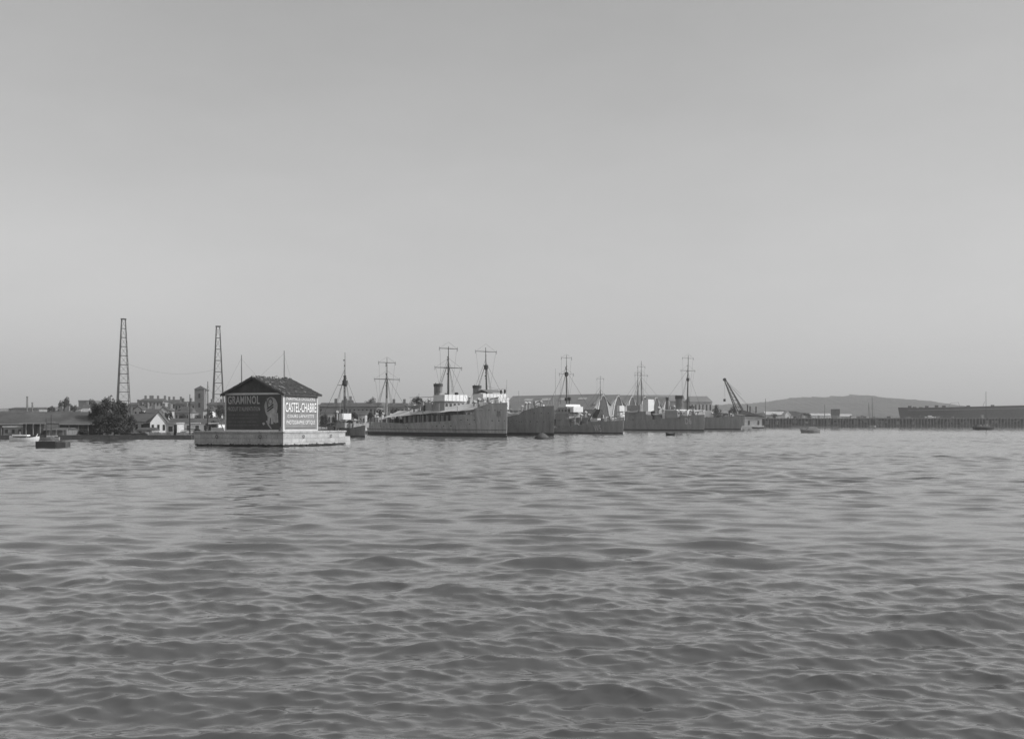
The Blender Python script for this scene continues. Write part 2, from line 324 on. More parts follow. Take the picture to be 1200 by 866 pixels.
for txt, x, y, ww, hh, sh, of in (('PHARMACIE DROGUERIE', .62, 3.72, 6.15, .42, .05, 0), ('CASTEL-CHABRE', .42, 2.3, 6.6, 1.15, .1, .004), ('COURS LAFAYETTE', .85, 1.62, 5.7, .36, .05, 0), ('PHOTOGRAPHIE OPTIQUE', .62, .72, 6.15, .58, .06, 0)):
    lettering('lettering', txt, ww, hh, M['letshade'], sgR, tl(MR, x+sh*.8, y-sh*1.3), .008, of)
    lettering('lettering', txt, ww, hh, M['letwhite'], sgR, tl(MR, x, y), .016, of)
MB().box(.5, BR-.5, -.045, -.037, .32, .42).build('painted_rule', M['letshade'], sgR)
# roof: two slopes of laid half-round tiles
OV = .42; slope = (AZ-EZ)/(BL/2)
rf = MB()
for sgn in (0, 1):
    def q(x, y, z): return (x, y if sgn == 0 else BL-y, z)
    y0, y1 = -OV, BL/2; z0 = EZ-slope*OV
    rf.add([q(-OV, y0, z0+.02), q(BR+OV, y0, z0+.02), q(BR+OV, y1, AZ+.02), q(-OV, y1, AZ+.02), q(-OV, y0, z0-.12), q(BR+OV, y0, z0-.12), q(BR+OV, y1, AZ-.12), q(-OV, y1, AZ-.12)],
           [(0, 1, 2, 3), (7, 6, 5, 4), (0, 4, 5, 1), (1, 5, 6, 2), (0, 3, 7, 4)])
rfo = rf.build('roof', M['tile'], hs)
tl_ = MB(); sl_ = Vector((0, BL/2+OV, (BL/2+OV)*slope)); ln = sl_.length; sd = sl_.normalized(); nrm = Vector((0, -sd.z, sd.y))
nc = int((BR+2*OV)/.24); nrw = 15
for sgn in (0, 1):
    for i in range(nc):
        for j in range(nrw):
            if random.random() < .025: continue
            c = Vector((-OV+(i+.5)*(BR+2*OV)/nc+random.gauss(0, .015), -OV, EZ-slope*OV))+sd*(j*ln/nrw)+nrm*(.03+random.gauss(0, .012))
            l_ = ln/nrw*1.15; tw = random.gauss(0, .03)
            vs = []
            for e, rr, up in ((0, .12, .035), (1, .1, 0)):
                for k in range(5):
                    t = math.pi*k/4
                    p = c+sd*(l_*e)+Vector((math.cos(t)*rr+tw*e, 0, 0))+nrm*(math.sin(t)*.09+up)
                    vs.append((p.x, p.y if sgn == 0 else BL-p.y, p.z))
            tl_.add(vs, [(k, k+1, k+6, k+5) for k in range(4)]+[(0, 1, 2, 3, 4)], 1 if random.random() < .04 else 0)
tl_.build('roof_tiles', [M['tile'], M['tilelite']], rfo)
rd = MB(); x = -OV
while x < BR+OV-.1:
    l_ = random.uniform(.3, .42); h_ = random.gauss(.06, .03)
    rd.tube((x, BL/2+random.gauss(0, .03), AZ+h_), (x+l_, BL/2+random.gauss(0, .03), AZ+h_+random.gauss(0, .02)), .15, .13, 8, 1 if random.random() < .3 else 0); x += l_*.92
rd.build('ridge_tiles', [M['tile'], M['tilelite']], rfo)
def lumps(mb, pts, r, mi=0):
    for c in pts:
        ph = [random.uniform(.75, 1.2) for _ in range(3)]
        mb.lathe(c, [(r*.5, -r*.5), (r*ph[0], -r*.1), (r*.8*ph[1], r*.4), (r*.2, r*.65*ph[2])], 7, mi)
lb = MB()
for k in range(70):
    x = random.triangular(-OV, BR*.8, .2); y = BL/2-abs(random.gauss(0, .5)) if x > .6 else random.uniform(.4, BL/2)
    lumps(lb, [(x, y, EZ+slope*y+.08)], random.uniform(.07, .15), 0 if random.random() < .6 else 1)
lb.build('loose_tiles', [M['tile'], M['tilelite']], rfo)
cp = MB(); lumps(cp, [(BR*.62, BL/2-.1, AZ+.16), (BR*.7, BL/2+.1, AZ+.1), (BR*.56, BL/2-.2, AZ+.05)], .34)
cp.build('chimney_stub', M['tilelite'], hs)
bg_ = MB(); 
for sgn in (0, 1):
    y0 = -OV if sgn == 0 else BL+OV
    p0 = Vector((-OV-.02, y0, EZ-slope*OV-.05)); p1 = Vector((-OV-.02, BL/2, AZ-.05))
    bg_.add([p0+Vector((-.03, 0, -.16)), p1+Vector((-.03, 0, -.16)), p1+Vector((-.03, 0, .06)), p0+Vector((-.03, 0, .06)), p0+Vector((.02, 0, -.16)), p1+Vector((.02, 0, -.16)), p1+Vector((.02, 0, .06)), p0+Vector((.02, 0, .06))],
            [(0, 1, 2, 3), (4, 5, 6, 7), (0, 1, 5, 4), (3, 2, 6, 7), (0, 3, 7, 4), (1, 2, 6, 5)])
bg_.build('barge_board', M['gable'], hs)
lad = empty('leaning_spar', C0+U*(m1+BL+.3)+V*m2+Vector((0, 0, PZ)), ang, 'pale pole leaning outwards from the left end of the advertisement house', 'pole')
MB().tube((0, -.1, .02), (.2, 1.75, 3.1), .06, .05, 8).build('pole', M['sparl'], lad)
MB().wire((.2, 1.72, 3.05), (0.6, -.3, 3.6), .02, .2).build('stay_rope', M['rope'], lad)

# ------------------------------------------------------------------ ships
HD = Vector((.555, -.832, 0)).normalized(); SB = Vector((HD.y, -HD.x, 0))   # heading; starboard side (faces the camera)
class Ship:
    def __init__(s, name, bow, L, B, prof, label, cat, mats, rake=.3, boot=.5, group=None, head=None, bulw=.0):
        s.h = (head or HD).normalized(); s.sb = Vector((s.h.y, -s.h.x, 0))
        s.L, s.B = L, B; X, Y = XY(*bow); s.bow = Vector((X, Y, 0)); s.mid = s.bow-s.h*(L/2); s.rake = rake
        s.root = empty(name, s.mid, math.atan2(s.h.y, s.h.x), label, cat, group)
        q = []
        for p in prof:              # profile points are read off the starboard side, the one in view
            if p[0] > 1:
                x = s.xpx(p[0])
                for _ in range(12):
                    y_ = -s.B/2*(1-max(0, min(1, (x/L+.5-.55)/.45))**2.0)*(1-.42*max(0, (.3-x/L-.5)/.3)**2); x = .5*x+.5*s.xpx(p[0], y_)
            else: x = (p[0]-.5)*L; y_ = 0
            x = max(-L/2, min(L/2, x)); q.append((x, p[1] if p[1] < 100 else s.zpx(x, p[1], y_)))
        q.sort(key=lambda t: t[0]); s.q = q
        s.hull(mats, boot, bulw)
    def depth(s, x, y=0): return (s.mid+s.h*x-s.sb*y).y
    def zpx(s, x, py, y=0): return zp(py, s.depth(x, y))
    def xpx(s, px, y=0):        # local x where the fore-and-aft line at offset y crosses photo column px (y<0 = starboard)
        o = s.mid-s.sb*y; a = (px-600)/F
        return (a*o.y-o.x)/(s.h.x-a*s.h.y)
    def zd(s, x):
        return float(np.interp(x, [t[0] for t in s.q], [t[1] for t in s.q]))
    def hb(s, x, z=99):
        t = x/s.L+.5; t = max(0, min(1, t))
        b = s.B/2*(1-max(0, (t-.55)/.45)**2.0)*(1-.42*max(0, (.3-t)/.3)**2)
        zt = s.zd(x); f = max(0, min(1, z/zt))
        fl = .80+.20*f if t < .6 else (.80-.35*(t-.6)/.4)+(.20+.35*(t-.6)/.4)*f
        return b*fl
    def hull(s, mats, boot, bulw):
        xs = sorted(set([round(-s.L/2+s.L*k/30, 3) for k in range(31)]+[round(min(s.L/2, max(-s.L/2, t[0]+e)), 3) for t in s.q for e in (0,)]))
        steps = []
        for (xa, za), (xb, zb) in zip(s.q[:-1], s.q[1:]):
            if abs(xa-xb) < .12: steps.append((xa, xb))
        lv = lambda x: [-.8, 0, boot, boot+.001, s.zd(x)*.45+.3, s.zd(x)*.75, s.zd(x)]
        mb = MB(); nl = 7; vs = []
        for x in xs:
            for side in (-1, 1):
                for k, z in enumerate(lv(x)):
                    t = max(0, (x/s.L+.5-.85)/.15); zz = z
                    vs.append((x+s.rake*t*t*max(0, z)/s.zd(x), side*s.hb(x, max(z, 0))*(.8 if z < 0 else 1)+(0.0 if t < 1 else side*.02), zz))
        fs = []; mi = []
        for i in range(len(xs)-1):
            for sd_ in (0, 1):
                a = (i*2+sd_)*nl; c = ((i+1)*2+sd_)*nl
                for k in range(nl-1): fs.append((a+k, c+k, c+k+1, a+k+1)); mi.append(1 if k < 2 else 0)
        for i in (0, len(xs)-1):
            a = i*2*nl
            for k in range(nl-1): fs.append((a+k, a+nl+k, a+nl+k+1, a+k+1)); mi.append(1 if k < 2 else 0)
        mb.v = vs; mb.f = fs; mb.m = mi
        for i in range(len(xs)-1):              # deck a hand below the rail
            x0, x1 = xs[i], xs[i+1]; z0, z1 = s.zd(x0)-bulw-.03, s.zd(x1)-bulw-.03; b0, b1 = s.hb(x0, z0)-.02, s.hb(x1, z1)-.02
            mb.add([(x0, -b0, z0), (x1, -b1, z1), (x1, b1, z1), (x0, b0, z0)], [(0, 1, 2, 3)], 2)
        s.hull_o = mb.build('hull', mats, s.root)
        rl = MB()
        for i in range(len(xs)-1):
            for sd_ in (-1, 1):
                p = [(x, sd_*(s.hb(x)), s.zd(x)) for x in (xs[i], xs[i+1])]
                rl.tube(p[0], p[1], .07, .07, 5)
        rl.build('rubbing_rail', mats[0], s.root)
    # ---- fittings
    def box(s, name, m, cpx, l, w_, yt, yb, bev=.03, tap=0, parent=None, y=0):
        """box whose front starboard corner stands at photo column cpx, yt/yb = photo rows (or metres if < 60)"""
        xf = s.xpx(cpx, y-w_/2); zt = s.zpx(xf, yt, -w_/2) if yt > 60 else yt; zb = s.zpx(xf, yb, -w_/2) if yb > 60 else yb
        o = MB().box(xf-l, xf, y-w_/2, y+w_/2, zb, zt, tap=tap).build(name, m, parent or s.root, bevel=bev)
        return o, (xf-l, xf, -w_/2+y, w_/2+y, zb, zt)
    def windows(s, dims, z0, z1, n, face='front', m=None, parent=None):
        x0, x1, y0, y1, _, _ = dims
        for k in range(n):
            if face == 'front':
                a = y0+(y1-y0)*(k+.22)/n; c = y0+(y1-y0)*(k+.78)/n; mb = MB().box(x1-.02, x1+.03, a, c, z0, z1)
            else:
                a = x0+(x1-x0)*(k+.25)/n; c = x0+(x1-x0)*(k+.75)/n; mb = MB().box(a, c, y0-.03, y0+.02, z0, z1)
            mb.build('window', m or M['glass'], parent or s.root)
    def mast(s, px, ytop, r=.16, m='spar', yards=(), nest=None, stays=True, y=0, rig=.03, ybase=None, topm=None, lean=0, shrouds=2.0):
        x = s.xpx(px, y); zt = s.zpx(x, ytop, y); zb = s.zd(x)-1 if ybase is None else s.zpx(x, ybase, y)
        H = zt-zb; mo = MB().tube((x, y, zb), (x+lean, y, zb+H*.6), r, r*.8, 8).tube((x+lean, y, zb+H*.58), (x+lean*1.6, y, zt), r*.62, r*.3, 8).build('mast', M[m], s.root)
        for (yy, half, th) in yards:
            z = s.zpx(x, yy, y); hd_ = half*s.depth(x)/F
            # yards cross the ship; keep them the width seen in the photograph
            c_ = abs(s.sb.x); hw = hd_/max(c_, .3)
            yo = MB().tube((x+lean, y-hw, z), (x+lean, y, z), th*.6, th, 6).tube((x+lean, y, z), (x+lean, y+hw, z), th, th*.6, 6)
            for e in (-1, 1): yo.tube((x+lean, y+e*hw*.97, z), (x+lean, y+e*hw*.97, z-.55), .035, .05, 5).tube((x+lean, y+e*hw*.98, z+.0), (x+lean, y+e*hw*.98, z+.4), .03, .03, 4)
            yo.build('yard', M[m], mo)
            MB().wire((x+lean, y-hw*.95, z), (x+lean*1.3, y, z+hw*.6), .02).wire((x+lean, y+hw*.95, z), (x+lean*1.3, y, z+hw*.6), .02).wire((x+lean, y-hw*.9, z), (x-1, y-1.2, zb+.5), .018, .2).wire((x+lean, y+hw*.9, z), (x-1, y+1.2, zb+.5), .018, .2).build('yard_lines', M['rope'], mo)
        if nest:
            z = s.zpx(x, nest, y); MB().lathe((x+lean, y, z), [(.2, -.3), (.52, 0), (.55, .85), (.3, .86)], 10).build('crows_nest', M[m], mo)
        if stays:
            zr = zb+H*.7; q = MB()
            for e in (-1, 1):
                for k in range(3): q.wire((x+lean, y, zr), (x-shrouds+k*.8-1, e*s.hb(x-1.5)*.95, s.zd(x)), rig*.8)
            q.wire((x+lean, y, zr), (min(s.L/2-.3, x+H*.95), 0, s.zd(min(s.L/2-.3, x+H*.95))), rig).wire((x+lean, y, zr+1), (max(-s.L/2+.5, x-H*.9), 0, s.zd(max(-s.L/2, x-H*.9))+.5), rig)
            q.build('rigging', M['rope'], mo)
        # small blocks and signal gear up the mast
        q = MB()
        for k in range(9):
            z = zb+H*random.uniform(.3, .9); xx = x+lean*.8+random.uniform(-.1, .45)
            q.box(xx-.07, xx+.07, y-.32, y-.12, z-.12, z+.14)
            q.wire((xx, y-.22, z), (x+1.0, y-.9, zb+.4), .012)
        q.build('signal_gear', M[m], mo)
        return x, zt, mo
    def funnel(s, px, yt, yb, r, m='funnel', flat=1.0, cap=True):
        x = s.xpx(px); zt = s.zpx(x, yt); zb = s.zpx(x, yb) if yb > 60 else yb
        H = zt-zb; n = 20
        prof_ = [(r, 0), (r, H*.93), (r*1.07, H*.93), (r*1.07, H), (r*.9, H), (r*.88, H-.5)]
        fo = MB().lathe((x, 0, zb), prof_, n).build('funnel', M[m], s.root, smooth=False)
        if cap: MB().lathe((x, 0, zb), [(r*1.02, H*.86), (r*1.10, H*.86), (r*1.12, H*1.01), (r*.93, H*1.01), (r*.93, H*.87)], n).build('funnel_cap', M['steel'], fo)
        MB().tube((x-r*1.15, 0, zb), (x-r*1.15, 0, zt+.35), .07, .07, 6).tube((x+r*1.15, -.2, zb), (x+r*1.15, -.2, zt+.2), .06, .06, 6).build('steam_pipe', M['steel'], fo)
        return x
    def gun(s, px, y, z, length=3, elev=12, facing=1, m='sup', scale=1):
        x = s.xpx(px, y); z = s.zpx(x, z, y) if z > 60 else z; k = scale
        g = MB().lathe((x, y, z), [(.5*k, 0), (.4*k, .7*k), (.3*k, .95*k)], 10)
        g.extrude([(x-.3*k, z+.6*k), (x+.7*k, z+.5*k), (x+.5*k, z+1.7*k), (x-.1*k, z+1.75*k)], 'y', y-.75*k, y+.75*k)
        go = g.build('gun_mount', M[m], s.root, bevel=.03)
        e = R(elev); MB().tube((x, y, z+1.25*k), (x+facing*length*math.cos(e), y, z+1.25*k+length*math.sin(e)), .13*k, .08*k, 8).build('gun_barrel', M['steel'], go)
    def boat(s, px, y, py, l=5, m='supw', cover=None):
        x = s.xpx(px, y); z = s.zpx(x, py, y); v = []; n = 10
        for i in range(n+1):
            t = i/n*2-1; b_ = .75*(1-abs(t)**2.4); h_ = .45*abs(t)**2
            for (yy, zz) in ((-b_, .55+h_), (-b_*.8, .15+h_*.8), (0, 0+h_*.6), (b_*.8, .15+h_*.8), (b_, .55+h_), (0, .68+h_)): v.append((x+t*l/2, y+yy, z+zz))
        fs = [(i*6+k, i*6+(k+1) % 6, (i+1)*6+(k+1) % 6, (i+1)*6+k) for i in range(n) for k in range(6)]
        o = MB().add(v, fs).build('ships_boat', M[m], s.root)
        q = MB()
        for e in (-.33, .33):
            q.path([(x+e*l, y+.9, z-1.2), (x+e*l, y+.9, z+1.2), (x+e*l, y+.6, z+1.6), (x+e*l, y, z+1.65)], .06, 6).wire((x+e*l, y, z+1.6), (x+e*l, y, z+.7), .02)
        q.build('davit', M['sup'], s.root)
    def rail(s, px0, px1, side=-1, h=1.0, n=10, z=None, m='sup'):
        x0, x1 = s.xpx(px0, side*2), s.xpx(px1, side*2); q = MB(); pr = None
        for k in range(n+1):
            x = x0+(x1-x0)*k/n; yb = side*(s.hb(x)-.08); z0 = s.zd(x) if z is None else z
            q.tube((x, yb, z0-.02), (x, yb, z0+h), .03, .03, 4)
            if pr:
                for hh in (h*.5, h): q.tube((pr[0], pr[1], pr[2]+hh), (x, yb, z0+hh), .02, .02, 4)
            pr = (x, yb, z0)
        q.build('railing', M[m], s.root)
    def vents(s, spots, m='sup', parent=None):
        for (px, y, py, h, r) in spots:
            x = s.xpx(px, y); z = s.zpx(x, py, y)
            q = MB().tube((x, y, z), (x, y, z+h), r, r, 10)
            q.tube((x, y, z+h-.02), (x+r*1.3, y, z+h+r*1.2), r*1.1, r*1.7, 10)
            q.build('ventilator', M[m], s.root)
    def portholes(s, pxs, py, r=.17, m='black'):
        for px in pxs:
            x = s.xpx(px, -s.B*.45); z = s.zpx(x, py, -s.B*.45); yb = -s.hb(x, z)
            MB().tube((x, yb+.06, z), (x, yb-.03, z), r, r, 10).build('porthole', M[m], s.root)
    def text(s, txt, pxl, pxr, yt, yb, m='letwhite'):
        yo = -s.B*.3; x0 = s.xpx(pxl, yo); x1 = s.xpx(pxr, yo)
        for _ in range(4):
            zt, zb = s.zpx(x0, yt, yo), s.zpx(x0, yb, yo); zm = (zt+zb)/2
            x0 = s.xpx(pxl, -s.hb(x0, zm)); x1 = s.xpx(pxr, -s.hb(x1, zm)); yo = -s.hb(x0, zm)
        bx0, bx1 = Vector((x0, -s.hb(x0, zt), 0)), Vector((x1, -s.hb(x1, zt), 0)); d = (bx1-bx0)
        w_ = d.length; d.normalize(); nn = Vector((d.y, -d.x, 0))
        o_ = bx0+nn*.06; slant = (s.hb(x0, zt)-s.hb(x0, zb))/(zt-zb)
        up = Vector((0, -slant, 1))
        base = Vector((x0, -s.hb(x0, zb), zb))+nn*.07
        mm = Matrix(((d.x, up.x, nn.x, base.x), (d.y, up.y, nn.y, base.y), (d.z, up.z, nn.z, base.z), (0, 0, 0, 1)))
        lettering('hull_number', txt, w_, zt-zb, M[m], s.hull_o, mm, .02, .01)

def awning(s, pxa, pxb, ya_edge, yb_edge, rise, w_, name='awning', n=9, m='canvas', poles=True):
    x0, x1 = s.xpx(pxa, -w_/2), s.xpx(pxb, -w_/2); za, zb = s.zpx(x0, ya_edge, -w_/2), s.zpx(x1, yb_edge, -w_/2)
    v = []; n2 = 8
    for i in range(n+1):
        t = i/n; x = x0+(x1-x0)*t; z = za+(zb-za)*t-.12*math.sin(t*math.pi*n/3)**2; ww = min(w_, 2*s.hb(x)+.1)
        for j in range(n2+1):
            u = j/n2*2-1; v.append((x, u*ww/2, z+rise*(1-abs(u))-.06*math.sin(abs(u)*math.pi)))
    N2 = len(v); fs = [(i*(n2+1)+j, i*(n2+1)+j+1, (i+1)*(n2+1)+j+1, (i+1)*(n2+1)+j) for i in range(n) for j in range(n2)]
    o = MB().add(v, fs).build(name, M[m], s.root)
    sm = o.modifiers.new('s', 'SOLIDIFY'); sm.thickness = .03
    if poles:
        q = MB()
        for i in range(0, n+1):
            x = x0+(x1-x0)*i/n; z = za+(zb-za)*i/n; yb = min(w_, 2*s.hb(x))/2-.05
            for e in (-1, 1): q.tube((x, e*yb, s.zd(x)-.1), (x, e*yb, z-.12), .05, .05, 5)
        q.build('awning_stanchions', M['sup'], s.root)
    return (x0, x1, za, zb)

# --- sloop in front (bow at column 594)
A = Ship('naval_sloop', (594, 210), 58, 8.0, [(0, 3.0), (.2, 2.9), (470, 496.5), (530.5, 493.5), (531, 486.5), (555.5, 486), (556, 479), (575, 473), (1, 472)], 'grey sloop nearest the platform with long pale awning and tall plumb bow', 'warship', [M['hull'], M['boot'], M['deck']], boot=.75, rake=.2, group='warships moored side by side')
aw = awning(A, 450, 556, 489, 479, 1.5, 7.4, n=16)
xi0, xi1 = A.xpx(472, -2.6), A.xpx(533, -2.6)
MB().box(xi0, xi1, -2.6, 2.6, 2.6, 4.6).build('deckhouse', M['walld'], A.root)
for k in range(11):
    x = xi0+(xi1-xi0)*(k+.5)/11; MB().box(x-.4, x+.4, -2.68, -2.58, 2.9, 4.4).build('door', M['hull2'], A.root)
o, dm = A.box('bridge_house', M['sup'], 521, 5.0, 5.0, 470.5, 4.6)
A.windows(dm, dm[5]-1.05, dm[5]-.4, 5, 'front', M['glass'])
o, dm2 = A.box('bridge', M['supw'], 521, 4.8, 5.6, 462.5, 470)
def lacing(S_, d_, n):
    for k in range(1, n): MB().box(d_[1], d_[1]+.04, d_[2]+(d_[3]-d_[2])*k/n-.03, d_[2]+(d_[3]-d_[2])*k/n+.03, d_[4], d_[5]).build('canvas_lacing', M['sup'], S_.root)
lacing(A, dm2, 6)
MB().lathe((dm2[1]-.8, .6, dm2[5]), [(.35, 0), (.45, .3), (.3, .55)], 10).build('compass', M['black'], A.root)
MB().box(dm2[0]-.3, dm2[0]+1.2, -2, 1.5, dm2[5]-.1, dm2[5]+.45).build('chart_table', M['sup'], A.root, bevel=.04)
A.funnel(513.5, 450, 472, .92)
A.mast(525.5, 406, .22, yards=((408.5, 10.5, .1), (431, 15.5, .12)), ybase=466, nest=None)
A.mast(453.5, 419, .19, yards=((425, 9.5, .09), (444.5, 14, .11)), ybase=492)
MB().tube((A.xpx(454, 0)+.3, -.3, 3), (A.xpx(454, 0)+.3, -.3, 8.6), .13, .09, 8).build('pale_post', M['sparl'], A.root)
x = A.xpx(491, -1.5); z = A.zpx(x, 470, -1.5)
MB().tube((x, -1.5, 4.6), (x, -1.5, z-.4), .12, .1, 8).tube((x-.35, -1.7, z), (x+.35, -1.3, z), .7, .7, 16).build('searchlight', M['black'], A.root)
A.box('deck_structure', M['sup'], 506, 3.5, 3.2, 472, 4.6); A.box('deck_structure', M['hull2'], 499, 2.2, 2.4, 476, 4.6)
A.box('stern_house', M['sup'], 443, 3, 3.0, 489, 2.4); A.box('stern_locker', M['walld'], 462, 6, 4.6, 491, 2.4)
A.gun(480, 0, 5.2, 2.6, 10, -1, 'sup', .9); A.gun(574, 0, 474, 3.4, 6, 1, 'sup', .85)
A.boat(485, -2.4, 479, 5.5, 'hull2')
A.vents([(498, -1, 479, 1.4, .22), (503, 1, 478, 1.6, .25), (486, 1.2, 482, 1.1, .2), (496, 1.8, 479, 1.7, .22), (517, -1.8, 471, .9, .18), (561, -1.5, 478, 1.5, .25), (556, -1, 480, 1.4, .25), (567, 1, 476, 1.3, .22), (441, 0, 491, 1.0, .25), (449, 1, 490, .9, .2), (458, -1, 492, 1, .22)])
for (pa, pz) in ((436, 489), (440, 490), (447, 487), (474, 478), (501, 467), (505, 466)):
    x = A.xpx(pa); MB().tube((x, 0, 2.5), (x, 0, A.zpx(x, pz)), .07, .06, 6).build('stanchion_post', M['sup'], A.root)
x0_, x1_ = A.xpx(480, 0), A.xpx(508, 0)
MB().tube((x0_, 0, A.zpx(x0_, 466)), (x1_, 0, A.zpx(x1_, 465)), .06, .06, 6).tube((A.xpx(491, 0), 0, 4.6), (A.xpx(491, 0), 0, A.zpx(A.xpx(491), 461)), .08, .06, 6).build('boat_derrick', M['sup'], A.root)
A.portholes([512, 519, 526], 499, .17); A.portholes([536, 542, 548], 492, .15); A.portholes([450, 458], 500, .16); A.portholes([563, 569, 574, 581, 587], 493, .15); A.portholes([561, 566, 571], 480.5, .14)
A.rail(436, 470, -1, 1.0, 14); A.rail(560, 592, -1, 1.0, 14); A.rail(575, 592, 1, 1.0, 8)
q = MB()
for a_ in range(0, 29):
    xa, xb = -29+a_*2.0, -29+(a_+1)*2.0; q.tube((xa, -A.hb(xa, 1.5)-.02, 1.45), (xb, -A.hb(xb, 1.5)-.02, 1.45), .1, .1, 5)
q.build('strake', M['hull2'], A.root)
for px_, zt_ in ((483, 6.9), (497, 6.3), (515, 6.9), (533, 6.2)):
    x = A.xpx(px_, -3.8); MB().tube((x, -A.hb(x)-.1, 2.6), (x, -A.hb(x)-.1, zt_), .07, .06, 6).build('boat_boom', M['sup'], A.root)
x = A.xpx(578.5, -1.6); z = A.zpx(x, 485, -1.6); yb = -A.hb(x, z)
MB().box(x-.6, x+.6, yb-.08, yb+.3, z-.5, z+.6).build('hawse_recess', M['hull2'], A.root, bevel=.1)
MB().tube((x, yb-.13, z-.5), (x, yb-.15, z+.5), .08, .08, 6).tube((x-.45, yb-.15, z-.35), (x+.45, yb-.15, z-.35), .08, .08, 6).build('anchor', M['hull3'], A.root)
MB().tube((28.8, 0, A.zd(28)), (29.0, 0, A.zpx(28.8, 445)), .07, .04, 6).build('jackstaff', M['sparl'], A.root)
for k, (a_, c_) in enumerate(((587, 459.5), (591.5, 459))):
    x = A.xpx(a_); z = A.zpx(x, c_); MB().add([(x-.3, 0, z+.4), (x+.3, .02, z+.45), (x+.34, .04, z-.1), (x+.05, .02, z-.42), (x-.28, 0, z-.3)], [(0, 1, 2, 3, 4)]).build('signal_flag', M['black'], A.root)
MB().wire((29, 0, A.zpx(28.8, 455)), (A.xpx(570), 0, A.zpx(20, 452)), .02, .4).build('signal_line', M['rope'], A.root)
for k in range(18): MB().box(28.98, 29.1, -.2, -.08, .4+k*.34, .5+k*.34).build('draught_mark', M['sup'], A.root)

# --- second sloop behind it, bow at column 649
Bs = Ship('naval_sloop', (649, 233), 58, 8.2, [(0, 3.2), (540, 493), (590, 489), (598, 488), (608, 486), (613, 482), (620, 480), (632, 476.5), (1, 475.8)], 'dark grey sloop with white bridge showing over the first bow, behind the mooring buoy', 'warship', [M['hull2'], M['boot'], M['deck']], boot=.6, rake=.2, group='warships moored side by side')
Bs.box('bridge_house', M['sup'], 566, 5, 5.6, 471, 3.4)
o, dm2 = Bs.box('bridge', M['supw'], 566, 4.4, 6.8, 461.5, 472.5); lacing(Bs, dm2, 7); Bs.windows(dm2, dm2[4]+.45, dm2[4]+.95, 3, 'side', M['sup'])
o, dm = Bs.box('bridge_front', M['supw'], 584, 2.0, 3.0, 466, 480)
z_ = dm2[5]; MB().extrude([(dm2[0]-.5, z_+.45), (dm2[0]+1.8, z_+1.1), (dm2[1]+.2, z_+.4), (dm2[1]+.2, z_+.32), (dm2[0]+1.8, z_+1.0), (dm2[0]-.5, z_+.37)], 'y', -2.3, 2.3).build('dark_awning', M['funnel'], Bs.root)
Bs.funnel(559, 452, 472, 1.0)
Bs.mast(570.5, 407, .22, yards=((412, 12.5, .1),), ybase=466, lean=-.35, nest=432)
Bs.boat(602, -2.4, 487.5, 5); Bs.gun(628, 0, 477.5, 2.8, 8, 1, 'hull2', .85)
Bs.vents([(616, 0, 480, 1.3, .25), (620, 1.4, 480, 1.4, .22), (612, -1, 484, 1.3, .2), (634, -.8, 476.5, .9, .2), (556, -1.5, 476, 1.5, .25), (550, 1, 474, 1.6, .25)])
Bs.rail(600, 646, -1, 1.0, 18); Bs.rail(620, 646, 1, 1, 10)
for p_, t_ in ((608, 458), (624, 468), (643, 466)): MB().tube((Bs.xpx(p_), 0, 3), (Bs.xpx(p_), 0, Bs.zpx(Bs.xpx(p_), t_)), .07, .05, 6).build('thin_pole', M['sup'], Bs.root)
MB().tube((28.8, 0, Bs.zd(28)), (29, 0, Bs.zpx(29, 466)), .06, .04, 6).build('jackstaff', M['sparl'], Bs.root)
Bs.portholes([628, 622, 616], 484, .18); Bs.portholes([631, 624, 618, 612, 604], 494, .15); Bs.box('deck_locker', M['supw'], 598, 1.6, 1.6, 484, 489)

# --- torpedo boat W5, bow at column 730
W = Ship('torpedo_boat', (730, 268), 52, 6.0, [(0, 1.9), (652, 501.5), (672, 499.5), (688, 497), (689, 494.5), (1, 493)], 'low grey torpedo boat marked W5, cluttered deck and pale bridge roof', 'warship', [M['hull3'], M['boot'], M['deck']], boot=.35, rake=.3, group='warships moored side by side')
W.text('W5', 696.5, 704.5, 498, 506, 'supw')
W.box('deckhouse', M['hull2'], 667, 6, 4.2, 484, 1.8); 
o, dm = W.box('bridge', M['sup'], 665, 4.4, 4.4, 477.5, 485); W.windows(dm, dm[4]+.6, dm[4]+1.2, 4, 'front'); W.windows(dm, dm[4]+.6, dm[4]+1.2, 3, 'side')
o, dm = W.box('bridge_roof', M['supw'], 663, 3.4, 5.0, 473.8, 476.6, tap=.15)
W.box('wheelhouse_front', M['supw'], 672, 1.6, 3.2, 476.5, 483)
W.mast(663.8, 416, .17, yards=((419.5, 6.5, .05), (438.5, 9, .06)), nest=440, ybase=478)
q = MB(); [q.tube((W.xpx(p_), 0, 4), (W.xpx(p_), 0, W.zpx(W.xpx(p_), t_)), .05, .04, 6) for p_, t_ in ((651, 432), (661, 460))]; q.build('thin_poles', M['sup'], W.root)
for (p_, yy) in ((665.5, 468), (669, 467.5)):
    x = W.xpx(p_); MB().tube((x, -.5, W.zpx(x, 475)), (x, -.5, W.zpx(x, yy+2)), .12, .12, 6).tube((x-.3, -.7, W.zpx(x, yy)), (x+.3, -.3, W.zpx(x, yy)), .45, .45, 12).build('searchlight', M['black'], W.root)
x = W.xpx(703, 0); z = W.zd(x)
MB().extrude([(-1.5, z+.9), (1.5, z+.9), (.2, z+3.2), (-.2, z+3.2)], 'x', x-1.6, x+.6).build('dark_tent', M['canvasd'], W.root)
MB().box(x-1.7, x+1.1, -1.7, 1.7, z-.1, z+.85).build('pale_deck_screen', M['supw'], W.root, bevel=.05)
